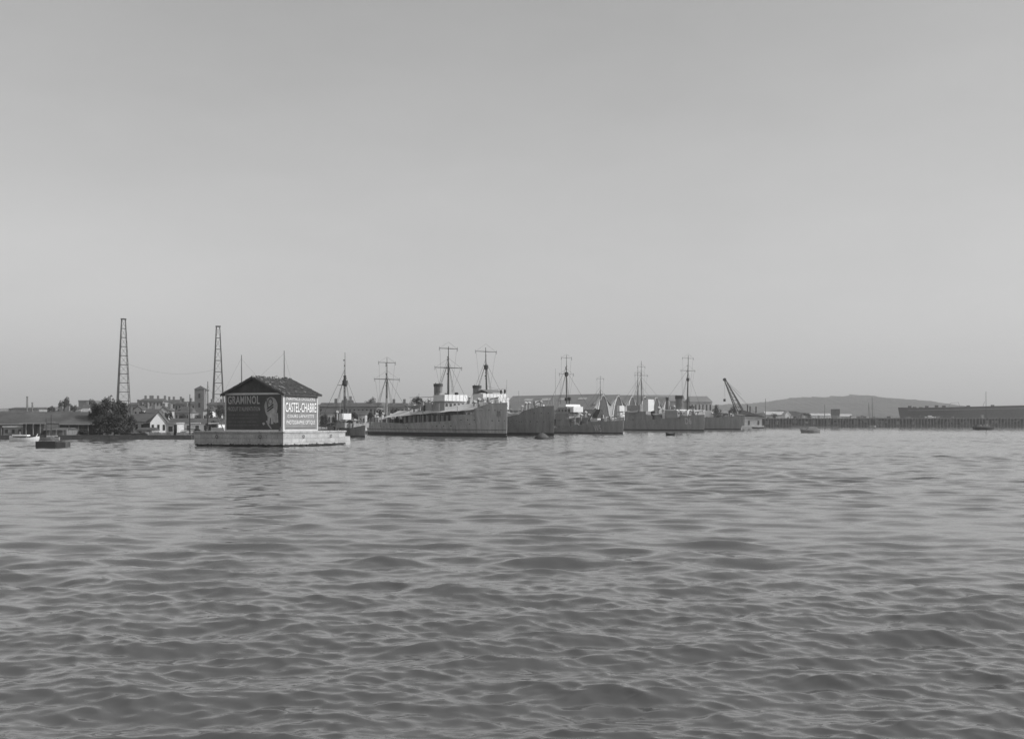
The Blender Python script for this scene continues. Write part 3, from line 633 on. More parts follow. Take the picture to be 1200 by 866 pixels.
x2 = W.xpx(692, -1.5); MB().tube((x2-1, -1.5, z+.3), (x2+2.4, -1.5, z+3.6), .3, .22, 8).build('derrick', M['sup'], W.root)
W.gun(716, 0, W.zd(22)-.1, 3.2, 6, 1, 'sup', .85)
W.boat(658, -1.5, 494, 5, 'hull2'); W.boat(668, -2.0, 493, 4.5, 'sup')
W.vents([(690, -1, 494, 1.4, .28), (686, 1, 492, 1.8, .25), (681, -1.4, 494, 1.5, .25), (694, 1.2, 492, 1.3, .22), (712, -.6, 494, .8, .2), (655, .5, 498, 2.0, .3), (721, .5, 494, .7, .16)])
W.box('torpedo_tube_cradle', M['hull2'], 688, 5, 1.4, 489, 496); W.box('ready_locker', M['supw'], 690, .8, 1, 488, 491)
W.box('aft_house', M['walld'], 660, 7, 3.5, 491, 2)
W.box('after_screen', M['supw'], 655, .5, 3, 481, 489); W.box('after_screen', M['sup'], 652, 2, 2.2, 485, 491)
W.rail(654, 727, -1, 1.0, 26); W.rail(690, 727, 1, 1.0, 12)
MB().tube((25.6, 0, W.zd(25)), (25.8, 0, W.zd(25)+2.6), .05, .03, 6).build('jackstaff', M['sparl'], W.root)
for _ in range(26):
    px_ = random.uniform(654, 712); s_ = random.uniform(.25, .8); yy = random.uniform(-1.8, 1.6); x = W.xpx(px_, yy); z = W.zd(x)-.1
    MB().box(x-s_, x+s_*random.uniform(.3, 1), yy-s_*.5, yy+s_*.5, z, z+random.uniform(.4, 2.2), tap=s_*.1).build('deck_fitting', random.choice([M['hull2'], M['walld'], M['sup'], M['hull3'], M['supw']]), W.root)

# --- destroyer D6, bow at column 825
D = Ship('destroyer', (825, 366), 76, 8.5, [(0, 2.6), (735, 493), (770, 491.5), (790, 489), (791, 488), (1, 486)], 'long grey destroyer marked D6 with tall foremast carrying two yards', 'warship', [M['hull3'], M['boot'], M['deck']], boot=.45, rake=.35, group='warships moored side by side')
D.text('D6', 803, 810, 489.5, 497, 'supw')
D.mast(805.5, 416.5, .26, yards=((420, 7.5, .07), (434.5, 9.5, .09)), ybase=484, nest=446, lean=.3)
D.mast(751.5, 423, .2, yards=((430, 5, .05), (440, 8.5, .07)), ybase=486)
D.mast(703.5, 441, .16, yards=((444, 4.5, .05),), ybase=492)
D.funnel(796, 464, 4.8, 1.35); D.funnel(782, 466, 4.6, .55)
D.box('deckhouse', M['hull2'], 757, 12, 5, 482, 2.4); D.box('deckhouse', M['sup'], 775, 9, 5, 486, 2.4)
D.box('white_deckhouse', M['supw'], 759.5, 3.0, 2.8, 468, 487); D.box('after_tower', M['sup'], 747, 6, 4.2, 475, 483)
o, dm = D.box('bridge', M['sup'], 794, 6, 6.2, 481, 4.4); D.windows(dm, dm[4]+1.4, dm[4]+2.1, 5, 'front')
o, dm = D.box('bridge_roof', M['supw'], 793, 6, 6.4, 479.8, 481.2, tap=.1)
D.gun(814, 0, D.zd(30)-.1, 4.2, 5, 1, 'sup', 1.1); D.gun(737, 0, 4.2, 4, 8, -1, 'supw', 1.2)
x = D.xpx(766, -2.5); MB().tube((x, -2.5, 3), (x, -2.5, 5.5), .6, .4, 8).tube((x-.6, -3, 6), (x+.6, -2.2, 6.4), .9, .9, 14).build('searchlight', M['black'], D.root)
D.boat(770, -3, 487, 6, 'supw'); D.boat(741, -3, 484, 6, 'supw')
D.box('white_screen', M['supw'], 727, 2.0, 2.2, 483.5, 489); D.box('white_screen', M['supw'], 726, 1.5, 2.4, 475.5, 482)
D.vents([(777, -2, 488, 2.2, .35), (787, -2, 487, 2.4, .35), (790, 2, 486, 2.6, .35), (772, 1, 487, 2.4, .4), (745, 1, 484, 2.2, .3), (809, -2, 486, 1.2, .3), (818, 0, 487, 1.1, .25)])
for _ in range(28):
    px_ = random.uniform(738, 812); s_ = random.uniform(.4, 1.2); yy = random.uniform(-2.8, 2.4); x = D.xpx(px_, yy); z = D.zd(x)-.1
    MB().box(x-s_, x+s_*random.uniform(.3, 1), yy-s_*.5, yy+s_*.5, z, z+random.uniform(.5, 2.6), tap=s_*.1).build('deck_fitting', random.choice([M['hull2'], M['sup'], M['hull3'], M['supw']]), D.root)
D.rail(730, 822, -1, 1.1, 34)
MB().tube((37.4, 0, D.zd(37)), (37.7, 0, D.zd(37)+3), .07, .05, 6).build('jackstaff', M['sparl'], D.root)

# --- outer destroyer, bow at column 870
E = Ship('destroyer', (868, 428), 76, 8.5, [(0, 2.8), (825, 489), (845, 488.8), (1, 487.2)], 'outermost grey destroyer with raked bow and a canvas-covered gun, beside the crane barge', 'warship', [M['hull3'], M['boot'], M['deck']], boot=.4, rake=2.3, group='warships moored side by side')
E.mast(747.5, 431, .2, yards=((437, 4, .05),), ybase=486)
x = E.xpx(845, 0); z = E.zd(x)
MB().lathe((x, 0, z-.1), [(2.6, 0), (2.2, .8), (1.2, 1.7), (.4, 2.0)], 9).tube((x, 0, z+1), (x+4, 0, z+1.2), .4, .25, 8).build('covered_gun', M['canvasd'], E.root)
o, dm = E.box('bridge', M['sup'], 814, 6, 6, 481, 489); E.box('bridge_roof', M['supw'], 813, 7, 6.6, 480.6, 481.6)
E.box('deckhouse', M['sup'], 815, 14, 5, 484, 2.5); E.funnel(811, 476, 4.5, 1.2)
E.rail(828, 866, -1, 1.1, 20); E.rail(840, 866, 1, 1.1, 14)
E.vents([(834, 0, 488.5, 1.4, .3), (856, .5, 488.5, .9, .25)])

# --- auxiliary boat by the platform, bow at column 427
T = Ship('patrol_tug', (427.5, 207), 25, 5.6, [(0, 2.0), (385, 506.5), (400, 504), (415, 501), (1, 498.6)], 'small dark patrol vessel with one thick mast just right of the stone platform', 'tugboat', [M['hull2'], M['boot'], M['deck']], boot=.3, rake=.3)
T.mast(404.3, 413, .15, ybase=498, nest=451, shrouds=1.5)
x = T.xpx(404.3); MB().tube((x, 0, T.zpx(x, 453)), (x, 0, T.zpx(x, 440)), .3, .26, 8).build('mast_doubling', M['spar'], T.root)
MB().tube((x, -1.5, T.zpx(x, 451.5)), (x, .3, T.zpx(x, 451.5)), .06, .06, 6).build('yard', M['spar'], T.root)
T.box('wheelhouse', M['supw'], 401, 1.6, 2.0, 484.5, 493); o, dm = T.box('wheelhouse_base', M['sup'], 405, 2.5, 3.2, 491.5, 1.5)
T.box('deckhouse', M['hull2'], 398, 6, 3.8, 495, 1.5)
awning(T, 371, 398, 499, 493.5, .35, 5.2, n=5); T.box('canvas_heap', M['canvasd'], 411, 2.2, 3, 492, 3, tap=.4)
T.box('side_screen', M['sup'], 404, 4, 5.2, 495.5, 501.5)
T.vents([(395, 0, 492, 1.4, .2), (416, -.8, 498, .8, .18), (409, 1.2, 496, 1.2, .2)]); T.rail(388, 424, -1, .8, 12)
q = MB(); [q.tube((T.xpx(p_), 0, 2), (T.xpx(p_), 0, T.zpx(T.xpx(p_), t_)), .05, .04, 6) for p_, t_ in ((398.5, 455), (420, 486), (425, 488))]; q.build('thin_poles', M['sup'], T.root)

def clutter(s, n, pa, pb, ymax, zoff=0, smax=.6, hmax=1.6, z=None):
    for _ in range(n):
        px_ = random.uniform(pa, pb); s_ = random.uniform(.15, smax); yy = random.uniform(-ymax, ymax); x = s.xpx(px_, yy); z0 = (s.zd(x) if z is None else z)-.1+zoff; h_ = random.uniform(.3, hmax)
        m_ = random.choice([M['hull2'], M['sup'], M['hull3'], M['supw'], M['walld'], M['black']]); k = random.random()
        if k < .45: MB().box(x-s_, x+s_*random.uniform(.3, 1), yy-s_*.6, yy+s_*.6, z0, z0+h_, tap=s_*.12).build('deck_fitting', m_, s.root)
        elif k < .75: MB().tube((x, yy, z0), (x, yy, z0+h_), s_*.5, s_*.45, 9).tube((x, yy, z0+h_), (x, yy, z0+h_+.1), s_*.6, s_*.55, 9).build('deck_fitting', m_, s.root)
        else: MB().tube((x, yy, z0), (x+random.uniform(-.3, .3), yy, z0+h_*1.8), .05, .04, 5).build('stanchion_posts', M['sup'], s.root)
clutter(A, 30, 437, 470, 2.6, 0, .6, 1.8); clutter(A, 26, 480, 512, 2.0, 0, .55, 2.0, 4.7); clutter(A, 6, 508, 518, 1.5, 0, .35, .9, 7.8)
clutter(A, 18, 556, 572, 2.0, 0, .45, 1.7); clutter(A, 6, 578, 588, 1.0, 0, .3, .7); clutter(Bs, 22, 598, 640, 2.0, 0, .45, 1.4); clutter(Bs, 10, 546, 562, 2, 0, .5, 3, 4.6); clutter(T, 16, 385, 418, 1.5, 0, .4, 1.5); clutter(E, 12, 828, 860, 1.8, 0, .6, 1.4)
def plates(s, nx=9, nz=3):          # raised vertical butt straps and a scupper or two
    q = MB()
    for k in range(nx):
        x = -s.L/2+s.L*(k+.6+random.uniform(-.15, .15))/nx
        if s.zd(x) < 1: continue
        zs = np.linspace(.9, s.zd(x)-.1, 5)
        for za, zb in zip(zs[:-1], zs[1:]): q.tube((x, -s.hb(x, za)-.0, za), (x, -s.hb(x, zb)-.0, zb), .035, .035, 4)
    q.build('butt_straps', M['hull2'], s.root)
    for k in range(nx):
        x = -s.L/2+s.L*random.uniform(.1, .93); z = s.zd(x)*random.uniform(.45, .8); yb = -s.hb(x, z)
        MB().box(x-.12, x+.12, yb-.05, yb+.05, z-.08, z+.08).build('scupper', M['black'], s.root)
for s__ in (A, Bs, W, D, E, T): plates(s__)

# ------------------------------------------------------------------ small craft
def small_hull(l, b_, h, deck=.7, transom=.6, sheer=.25, below=.3):
    v = []; n = 12
    for i in range(n+1):
        t = i/n; x = -l/2+l*t; bb = b_/2*(1-max(0, (t-.5)/.5)**2.2)*(transom+(1-transom)*min(1, t/.35)); z = h*(1+sheer*(2*t-1)**2)
        for (yy, zz) in ((-bb, z), (-bb*.9, z*.45), (-bb*.6, -below), (bb*.6, -below), (bb*.9, z*.45), (bb, z), (0, z*1.03)): v.append((x+(.08*l*t**4 if zz > 0 else 0), yy, zz))
    fs = [(i*7+k, i*7+(k+1) % 7, (i+1)*7+(k+1) % 7, (i+1)*7+k) for i in range(n) for k in range(7)]+[tuple(range(7))]
    return MB().add(v, fs)
def place(name, px, d, ang_, label, cat, group=None):
    X, Y = XY(px, d); return empty(name, (X, Y, 0), R(ang_), label, cat, group)
def sailboat(px, d, l, masts, label, ang_=180, h=1.1, hullm='black', sprit=True, cat='sailing boat'):
    o = place('sailing_boat', px, d, ang_, label, cat); small_hull(l, l*.26, h).build('hull', M[hullm], o)
    c = math.cos(R(ang_))
    MB().box(-l*.25, l*.1, -l*.07, l*.07, h*.95, h*1.4).build('cabin', M['sup'], o, bevel=.03)
    if sprit: MB().tube((l*.42, 0, h*1.2), (l*.86, 0, h*1.3), .07, .04, 6).build('bowsprit', M['spar'], o)
    for (mp_, yt) in masts:
        x = ((mp_-px)*d/F)/c; z = zp(yt, d)
        mo = MB().tube((x, 0, h*.8), (x, 0, z), .1, .045, 8).build('mast', M['spar'], o)
        MB().wire((x, 0, z-.4), (l*.6, 0, h*1.4), .009).wire((x, 0, z-.6), (-l*.48, 0, h*1.2), .009).wire((x, 0, z-1), (x-.3, l*.12, h), .009).wire((x, 0, z-1), (x-.3, -l*.12, h), .009).build('rigging', M['rope'], mo)
        MB().tube((x-.1, 0, h*1.75), (x-l*.3, 0, h*1.8), .12, .1, 7).build('furled_boom', M['sparl'], mo)
    return o
sailboat(252, 150, 5, ((243.5, 447), (222.5, 462)), 'dark two-masted boat with its bowsprit showing past the left end of the platform', 180, 1.55)
sailboat(306, 160, 14, ((283, 416), (333, 411)), 'large sailing boat moored behind the advertisement house, only its two masts show', 180, 1.3)
sailboat(57, 178, 3.6, ((54, 490), (60, 486)), 'small dark boat with two thin masts in front of the dark waterside shed', 180, .35, 'hull2', False)
o = place('motor_launch', 28, 166, 0, 'white cabin launch with raised bow moored at far left by the sheds', 'motor boat'); small_hull(4.2, 1.4, .5, sheer=.5).build('hull', M['white'], o)
MB().box(-1.5, .6, -.5, .5, .5, .78).build('cabin_side', M['walld'], o); MB().box(-1.6, .75, -.58, .58, .78, .98).build('cabin_roof', M['white'], o, bevel=.03)
MB().tube((1.9, 0, .6), (2.15, 0, 1.15), .1, .05, 6).build('bow_post', M['white'], o); MB().tube((-.6, 0, .98), (-.6, 0, 1.5), .04, .03, 5).build('mast', M['sparl'], o)
o = place('mooring_float', 62.5, 124, 2, 'flat dark rectangular mooring float on the water at far left', 'float')
MB().box(-1.75, .55, -.8, .8, -.3, .72).build('dark_tank', M['black'], o, bevel=.06); MB().box(.56, 1.7, -.75, .75, -.3, .66).build('grey_tank', M['walld'], o, bevel=.06)
MB().tube((.9, 0, .6), (.9, 0, .8), .1, .08, 8).tube((-1.2, 0, .6), (-1.2, 0, .85), .1, .08, 8).build('bollards', M['steel'], o)
MB().wire((-1.75, 0, .2), (-9.5, 1, -.05), .03, .1).build('mooring_rope', M['rope'], o)
o = place('mooring_buoy', 635, 187, 0, 'large domed mooring buoy with a top ring in front of the third sloop', 'buoy')
MB().lathe((0, 0, 0), [(1.05, -.5), (1.3, -.1), (1.32, .15), (1.05, .55), (.6, .9), (.3, 1.05), (.1, 1.08)], 24).build('drum', M['walld'], o, smooth=True)
MB().lathe((0, 0, 0), [(1.36, -.05), (1.42, .0), (1.42, .16), (1.36, .2)], 24).build('rubbing_ring', M['black'], o); MB().tube((-.2, 0, 1), (.2, 0, 1.35), .06, .06, 6).tube((.2, 0, 1.35), (.35, 0, 1.0), .06, .06, 6).build('mooring_ring', M['steel'], o)
def rowboat(px, d, l, label, m='black', ang_=0, cover=False, h=.4):
    o = place('rowing_boat', px, d, ang_, label, 'rowing boat', 'small open boats on the water'); small_hull(l, l*.32, h, sheer=.4).build('hull', M[m], o)
    if cover: MB().extrude([(-l*.42, h*.95), (l*.28, h*.95), (l*.1, h*2.2), (-l*.3, h*2.1)], 'y', -l*.12, l*.12).build('canvas_cover', M['sup'], o, bevel=.1)
    else:
        MB().box(-l*.1, l*.0, -l*.12, l*.12, h*1.02, h*1.15).box(l*.15, l*.22, -l*.1, l*.1, h*1.02, h*1.15).build('thwart', M['sup'], o)
    return o
rowboat(785.5, 233, 1.9, 'tiny dark dinghy on the water below the hull marked D6', 'black', 0, False, .5)
rowboat(950, 300, 5.0, 'covered launch lying alone off the right-hand jetty', 'hull2', 180, True, .75)
rowboat(888, 520, 5.4, 'low black boat on the water below the crane barge', 'black', 0, False, .5)
o = place('timber_raft', 955, 650, 0, 'long low dark raft lying before the right-hand jetty', 'raft'); MB().box(-15, 15, -1.5, 1.5, -.3, .35).build('deck', M['wood'], o); MB().box(-14, -2, -1.2, 1.2, .35, .6).build('log_pile', M['wood'], o)
o = place('work_barge', 1152, 440, 0, 'dark work barge with one tall pale pole near the right edge', 'barge'); small_hull(7.8, 2.6, .95, sheer=.1, transom=.9).build('hull', M['black'], o)
MB().box(-3, 2.6, -1, 1, .95, 1.5).build('cargo', M['wood'], o); MB().tube((1.3, 0, .8), (1.2, 0, zp(459, 440)), .12, .07, 7).build('mast', M['spar'], o)
for k in range(4): MB().box(-3+k*1.3, -2.2+k*1.3, -.9, .7, 1.5, 1.8+.5*random.random()).build('crate', random.choice([M['sup'], M['wood']]), o)
for (px_, yt, lab) in ((1019, 472, 'left of the two slender masts standing at the right-hand jetty'), (1023, 465, 'taller of the two slender masts standing at the right-hand jetty')):
    o = place('moored_cutter', px_, 690, 0, lab.replace('left of the two slender masts standing', 'shorter-masted of the two cutters moored').replace('taller of the two slender masts standing', 'taller-masted of the two cutters moored'), 'sailing boat')
    small_hull(3.5, 1.6, .6).build('hull', M['hull2'], o); MB().tube((0, 0, .4), (-.6, 0, zp(yt, 690)), .2, .1, 7).build('mast', M['spar'], o)
    MB().wire((-.5, 0, zp(yt, 690)-1), (2, 0, .8), .04).wire((-.5, 0, zp(yt, 690)-1), (-1.7, 0, .8), .04).build('stay', M['rope'], o)

# ------------------------------------------------------------------ floating crane
K = place('floating_crane', 878, 530, 0, 'floating crane with inclined lattice boom and two short stacks, beyond the outermost destroyer', 'crane')
mpx = 530/F
def kp(px, py, y=0): return Vector(((px-878)*mpx, y, zp(py, 530)))
MB().box(-5.5, 6.5, -4, 4, -.5, zp(499, 530)).build('pontoon', M['walll'], K, bevel=.1)
MB().box(kp(871, 0).x, kp(891, 0).x, -3, 3, zp(499, 530), zp(488, 530)).build('engine_house', M['walll'], K)
MB().extrude([(kp(867, 0).x, zp(481, 530)), (kp(894, 0).x, zp(488, 530)), (kp(894, 0).x, zp(489.2, 530)), (kp(867, 0).x, zp(485, 530))], 'y', -3.6, 3.6).build('sloping_roof', M['roof'], K)
for a_ in (876, 887): MB().box(kp(a_, 0).x-.4, kp(a_, 0).x+.5, -3.05, -2.98, zp(498, 530), zp(493, 530)).build('door', M['walld'], K)
for a_, t_ in ((876, 474.5), (879, 476), (886, 476.5)): MB().tube(kp(a_, 484), kp(a_, t_), .3, .28, 8).build('stack', M['black'], K)
q = MB(); head = kp(849, 445)
legs = [kp(863.5, 482, -2.6), kp(863.5, 482, 2.6), kp(870, 480, -1.8), kp(870, 480, 1.8)]
tops = [head+Vector((-.2, -.35, 0)), head+Vector((-.2, .35, 0)), head+Vector((.5, -.3, .2)), head+Vector((.5, .3, .2))]
for a_, c_ in zip(legs, tops): q.tube(a_, c_, .24, .16, 6)
for k in range(9):
    t, t2 = k/9, (k+1)/9; L_ = [a_.lerp(c_, t) for a_, c_ in zip(legs, tops)]; L2 = [a_.lerp(c_, t2) for a_, c_ in zip(legs, tops)]
    for i, j in ((0, 2), (0, 1), (1, 3), (2, 3)): q.tube(L_[i], L_[j], .1, .1, 4).tube(L_[i], L2[j], .08, .08, 4)
q.build('boom', M['steel'], K)
MB().tube(head+Vector((0, -.6, .1)), head+Vector((0, .6, .1)), .75, .75, 12).build('head_sheave', M['black'], K)
MB().wire(head, kp(868.5, 462, 0), .07).wire(head, kp(886, 486, -2), .06).wire(head, kp(886, 486, 2), .06).wire(kp(860, 462, 0), kp(872, 484, 0), .08).build('hoist_cable', M['rope'], K)
MB().wire(head, kp(849.5, 468, 0), .05).build('hoist_fall', M['rope'], K)
MB().box(kp(849, 0).x-.5, kp(849, 0).x+.5, -.4, .4, zp(470.5, 530), zp(467.5, 530)).build('hook_block', M['black'], K)
MB().tube(kp(862, 487, 0), kp(893, 488.4, 0), .35, .3, 6).build('gantry_beam', M['steel'], K)
MB().tube(kp(893, 488, 0), kp(868, 480, 0), .2, .2, 6).build('gantry_strut', M['steel'], K)

# ------------------------------------------------------------------ buildings
def house(name, px0, px1, d, y_eave, y_top, label, cat='building', wallm='wallg', roofm='roof', gable='side', depth=12, win=(0, 0), rot=0, base=None, hip=.0, winm='glass', group=None, chim=0, doors=0):
    """gable='side': ridge runs across the view; 'front': gable end faces the viewer"""
    X0, _ = XY(px0, d); X1, _ = XY(px1, d); W_ = X1-X0; X = (X0+X1)/2
    o = empty(name, (X, d, LAND_Z), R(rot), label, cat, group); ze = zp(y_eave, d)-LAND_Z; zt = zp(y_top, d)-LAND_Z; h = W_/2
    bd = MB()
    if gable == 'front': bd.extrude([(-h, -.2), (h, -.2), (h, ze), (0, zt-.12), (-h, ze)], 'y', 0, depth)
    else: bd.box(-h, h, 0, depth, -.2, ze)
    wo_ = bd.build('wall', M[wallm], o)
    r_ = MB(); ov = min(.5, W_*.06)
    if gable == 'front':
        sl_ = (zt-ze)/h
        for e in (-1, 1):
            r_.extrude([(0, zt+.15), (e*(h+ov), ze-ov*sl_+.15), (e*(h+ov), ze-ov*sl_-.12), (0, zt-.12)], 'y', -ov, depth+ov)
    elif gable == 'flat': r_.box(-h-.15, h+.15, -.15, depth+.15, ze, max(zt, ze+.3))
    else:
        hp = hip*W_
        r_.add([(-h-ov, -ov, ze), (h+ov, -ov, ze), (h+ov, depth+ov, ze), (-h-ov, depth+ov, ze), (-h-ov*(hip == 0)+hp, depth/2, zt), (h+ov*(hip == 0)-hp, depth/2, zt)],
               [(0, 1, 5, 4), (2, 3, 4, 5), (1, 2, 5), (3, 0, 4), (0, 3, 2, 1)])
    ro = r_.build('roof', M[roofm], o)
    nx, nz = win
    for i in range(nx):
        for j in range(nz):
            cx_ = -h+W_*(i+.5)/nx; w2 = min(W_/nx*.2, .6); top = ze*(j+.78)/nz; bot = ze*(j+.3)/nz
            MB().box(cx_-w2, cx_+w2, -.06, .05, bot, top).build('window', M[winm], o)
    for k in range(doors):
        cx_ = -h+W_*(k+.5)/doors+.3*W_/max(doors, 1); MB().box(cx_-.6, cx_+.6, -.07, .05, 0, 2.1).build('door', M['walld'], o)
    for k in range(chim):
        cx_ = -h+W_*(k+.5)/chim+random.uniform(-.1, .1)*W_; MB().box(cx_-.4, cx_+.4, depth*.45, depth*.45+.8, zt-.8, zt+1.3).build('chimney', M['brick'], ro)
    return o
# left-hand waterside sheds (solid dark walls paint in the interior shade behind the posts)
def shed(px0, px1, d, ye, yt, label, posts=8, roofm='roof', dep=11, wallm='walld'):
    o = house('boat_shed', px0, px1, d, ye, yt, label, 'shed', wallm, roofm, 'side', dep)
    X0, X1 = XY(px0, d)[0], XY(px1, d)[0]; W_ = X1-X0; ze = zp(ye, d)-LAND_Z
    for k in range(posts): x = -W_/2+W_*(k+.5)/posts; MB().box(x-.09, x+.09, -.35, -.15, 0, ze).build('post', M['wood'], o)
    MB().box(-W_/2-.4, W_/2+.4, -.5, -.42, ze-.12, ze+.05).build('eaves_board', M['sup'], o)
    return o
shed(-60, 121, 196, 497, 482, 'long dark waterside shed with a broad grey roof at far left', 16, dep=16)
shed(27, 52, 187.5, 496, 494, 'dark-fronted hut with flat roof in front of the long shed', 3, dep=6)
house('brick_store', 4, 27, 188, 501, 500, 'low pale masonry wall shed at far left edge', 'shed', 'wallg', 'walll', 'flat', 4, (3, 1))
shed(55, 78, 187, 503, 501, 'low weathered lean-to before the long shed', 3, dep=5, wallm='wood')
house('gabled_house', 176.5, 195, 215, 494.5, 482.3, 'bright white gabled house facing the water', 'house', 'white', 'roof', 'front', 12, (3, 1), rot=16)
house('white_house', 150, 177, 222, 494, 484.5, 'low white house with sloping roof left of the gabled house', 'house', 'walll', 'roof', 'side', 9, (4, 1), doors=1)
house('long_white_store', 196, 256, 232, 496, 490, 'long low white storehouse with flat grey roof left of the platform', 'warehouse', 'white', 'roof', 'side', 10, (6, 1), doors=1)
house('stone_outbuilding', 194, 206, 203, 497, 495, 'small pale outbuilding right of the gabled house', 'shed', 'walll', 'wallg', 'flat', 5, (1, 1))
house('low_shed', 160, 178, 196, 504, 501, 'low grey shed on the quay before the white houses', 'shed', 'wallg', 'roof', 'side', 4, (2, 1))
# quay wall pieces and fences
o = place('quay_fence', 190, 189, 0, 'pale board fence along the quay below the white houses', 'fence'); 
for k in range(16): MB().box(-6+k*.75, -6+k*.75+.68, 0, .05, LAND_Z, LAND_Z+.55+random.uniform(-.08, .08)).build('board', random.choice([M['walll'], M['wallg'], M['wood']]), o)
o = place('gate_pier', 205, 189, 0, 'dark square pier standing on the quay left of the platform', 'pier'); MB().box(-.22, .22, 0, .5, LAND_Z, LAND_Z+1.9).build('shaft', M['black'], o); MB().box(-.3, .3, -.08, .58, LAND_Z+1.9, LAND_Z+2.0).build('cap', M['wallg'], o)
# town behind
house('apartment_block', 163, 190.5, 430, 470, 466.8, 'four-storey apartment block with regular windows between the radio mast and the square tower', 'building', 'wallg', 'roof', 'side', 14, (7, 4), rot=8, chim=5, hip=.05)
house('town_house', 193, 210, 450, 471.5, 468, 'hip-roofed town house right of the apartment block', 'building', 'walll', 'roof', 'side', 12, (4, 3), rot=6, chim=3, hip=.15)
house('town_house', 204, 229, 400, 473.5, 470.2, 'wide town house touching the left side of the square tower', 'building', 'wallg', 'roof', 'side', 12, (6, 3), rot=-8, chim=3, hip=.1)
house('town_house', 221, 229, 330, 486, 479, 'small white-walled house at the foot of the square tower', 'building', 'white', 'roof', 'front', 8, (1, 1), rot=12)
house('town_house', 240, 262, 430, 474.5, 471, 'town house between square tower and second radio mast', 'building', 'wallg', 'roof', 'side', 12, (5, 2), chim=2, hip=.1)
house('town_house', 150, 164, 460, 474.5, 471.5, 'grey house right of the first radio mast', 'building', 'wallg', 'roof', 'side', 10, (3, 2), chim=1)
house('town_house', 205, 222, 300, 484, 480, 'low grey house below the hip-roofed houses', 'building', 'wallg', 'roof', 'side', 9, (4, 2), hip=.1)
house('old_fort', 92, 107, 520, 470.5, 469, 'squat stone fort block on the rise behind the sheds', 'fort', 'brick', 'brick', 'flat', 12, (4, 1))
house('town_house', 76, 92, 480, 479, 476.5, 'long low house on the rise left of the fort block', 'building', 'walll', 'roof', 'side', 10, (4, 1))
house('town_house', 238, 246, 330, 482, 478.5, 'little white house right of the square tower foot', 'building', 'white', 'roof', 'side', 8, (2, 1))
for (a_, c_, d_, e_, t_, wm, ge, wn, lb_) in (
    (96, 104, 400, 478, 474, 'walll', 'side', (3, 1), 'pale house below the fort block'), (112, 124, 420, 474, 470.5, 'wallg', 'side', (4, 2), 'grey house partly hidden by the dark tree clump'),
    (128, 139, 400, 475, 471, 'walll', 'side', (4, 2), 'pale house behind the left foot of the stout radio mast'), (156, 167, 340, 480, 476, 'walll', 'front', (2, 2), 'pale gabled town house just left of the apartment block'),
    (170, 184, 300, 484, 479, 'wallg', 'side', (5, 1), 'grey row house between apartment block and bright gabled house'), (186, 197, 330, 481, 477, 'walll', 'front', (2, 2), 'gabled town house right of and behind the bright gabled house'),
    (209, 219, 340, 480, 476, 'walld', 'side', (3, 2), 'dark house in front of the wide town house'), (246, 255, 340, 483, 478, 'walll', 'front', (2, 1), 'pale gabled house behind the leaning pale pole'),
    (255, 264, 380, 477, 472, 'wallg', 'side', (3, 2), 'grey house touching the left edge of the advertisement house roof'), (402, 414, 360, 472, 468.5, 'wallg', 'side', (4, 1), 'upper house on the slope behind the patrol vessel mast'),
    (500, 508, 400, 474, 470, 'walll', 'side', (2, 2), 'pale house just left of the first funnel'), (543, 556, 430, 478, 473, 'wallg', 'side', (3, 2), 'grey house seen between the two funnels'),
    (62, 76, 300, 487, 481, 'walld', 'side', (3, 1), 'dark store showing over the roof of the long shed')):
    house('town_house', a_, c_, d_, e_, t_, lb_, 'building', wm, 'roof', ge, 9, wn, rot=random.uniform(-12, 12), chim=random.choice((0, 1, 2)))
# square tower
TW = place('square_tower', 233.5, 380, 0, 'tall square brick tower with low pyramid roof above the town', 'tower'); s_ = 1.7; zt = zp(456, 380)
MB().box(-s_, s_, 0, 3.4, LAND_Z, zt).build('shaft', M['brick'], TW)
MB().add([(-s_-.2, -.2, zt), (s_+.2, -.2, zt), (s_+.2, 3.6, zt), (-s_-.2, 3.6, zt), (0, 1.7, zt+1.3)], [(0, 1, 4), (1, 2, 4), (2, 3, 4), (3, 0, 4), (0, 3, 2, 1)]).build('roof', M['roof'], TW)
MB().box(s_, s_+1.5, 1, 1.4, zt-.6, zt-.3).build('bracket', M['steel'], TW)
for z in (zt-3.2, zt-6.5): MB().box(-.3, .35, -.08, .05, z, z+1.6).build('window', M['glass'], TW)
# factory chimneys at far left
for a_, t_, l_ in ((32, 464.5, 'taller of the two thin chimneys at far left'), (38, 471.5, 'shorter of the two thin chimneys at far left')):
    o = place('factory_chimney', a_, 640, 0, l_, 'chimney'); MB().tube((0, 0, LAND_Z), (0, 0, zp(t_, 640)), .8, .45, 10).build('stack', M['brick'], o); MB().lathe((0, 0, zp(t_, 640)-.6), [(.6, 0), (.65, .3), (.5, .6)], 10).build('rim', M['brick'], o)
house('factory_hall', 10, 46, 640, 479, 477, 'low factory hall under the two thin chimneys', 'factory', 'wallg', 'roof', 'side', 20, (6, 1))
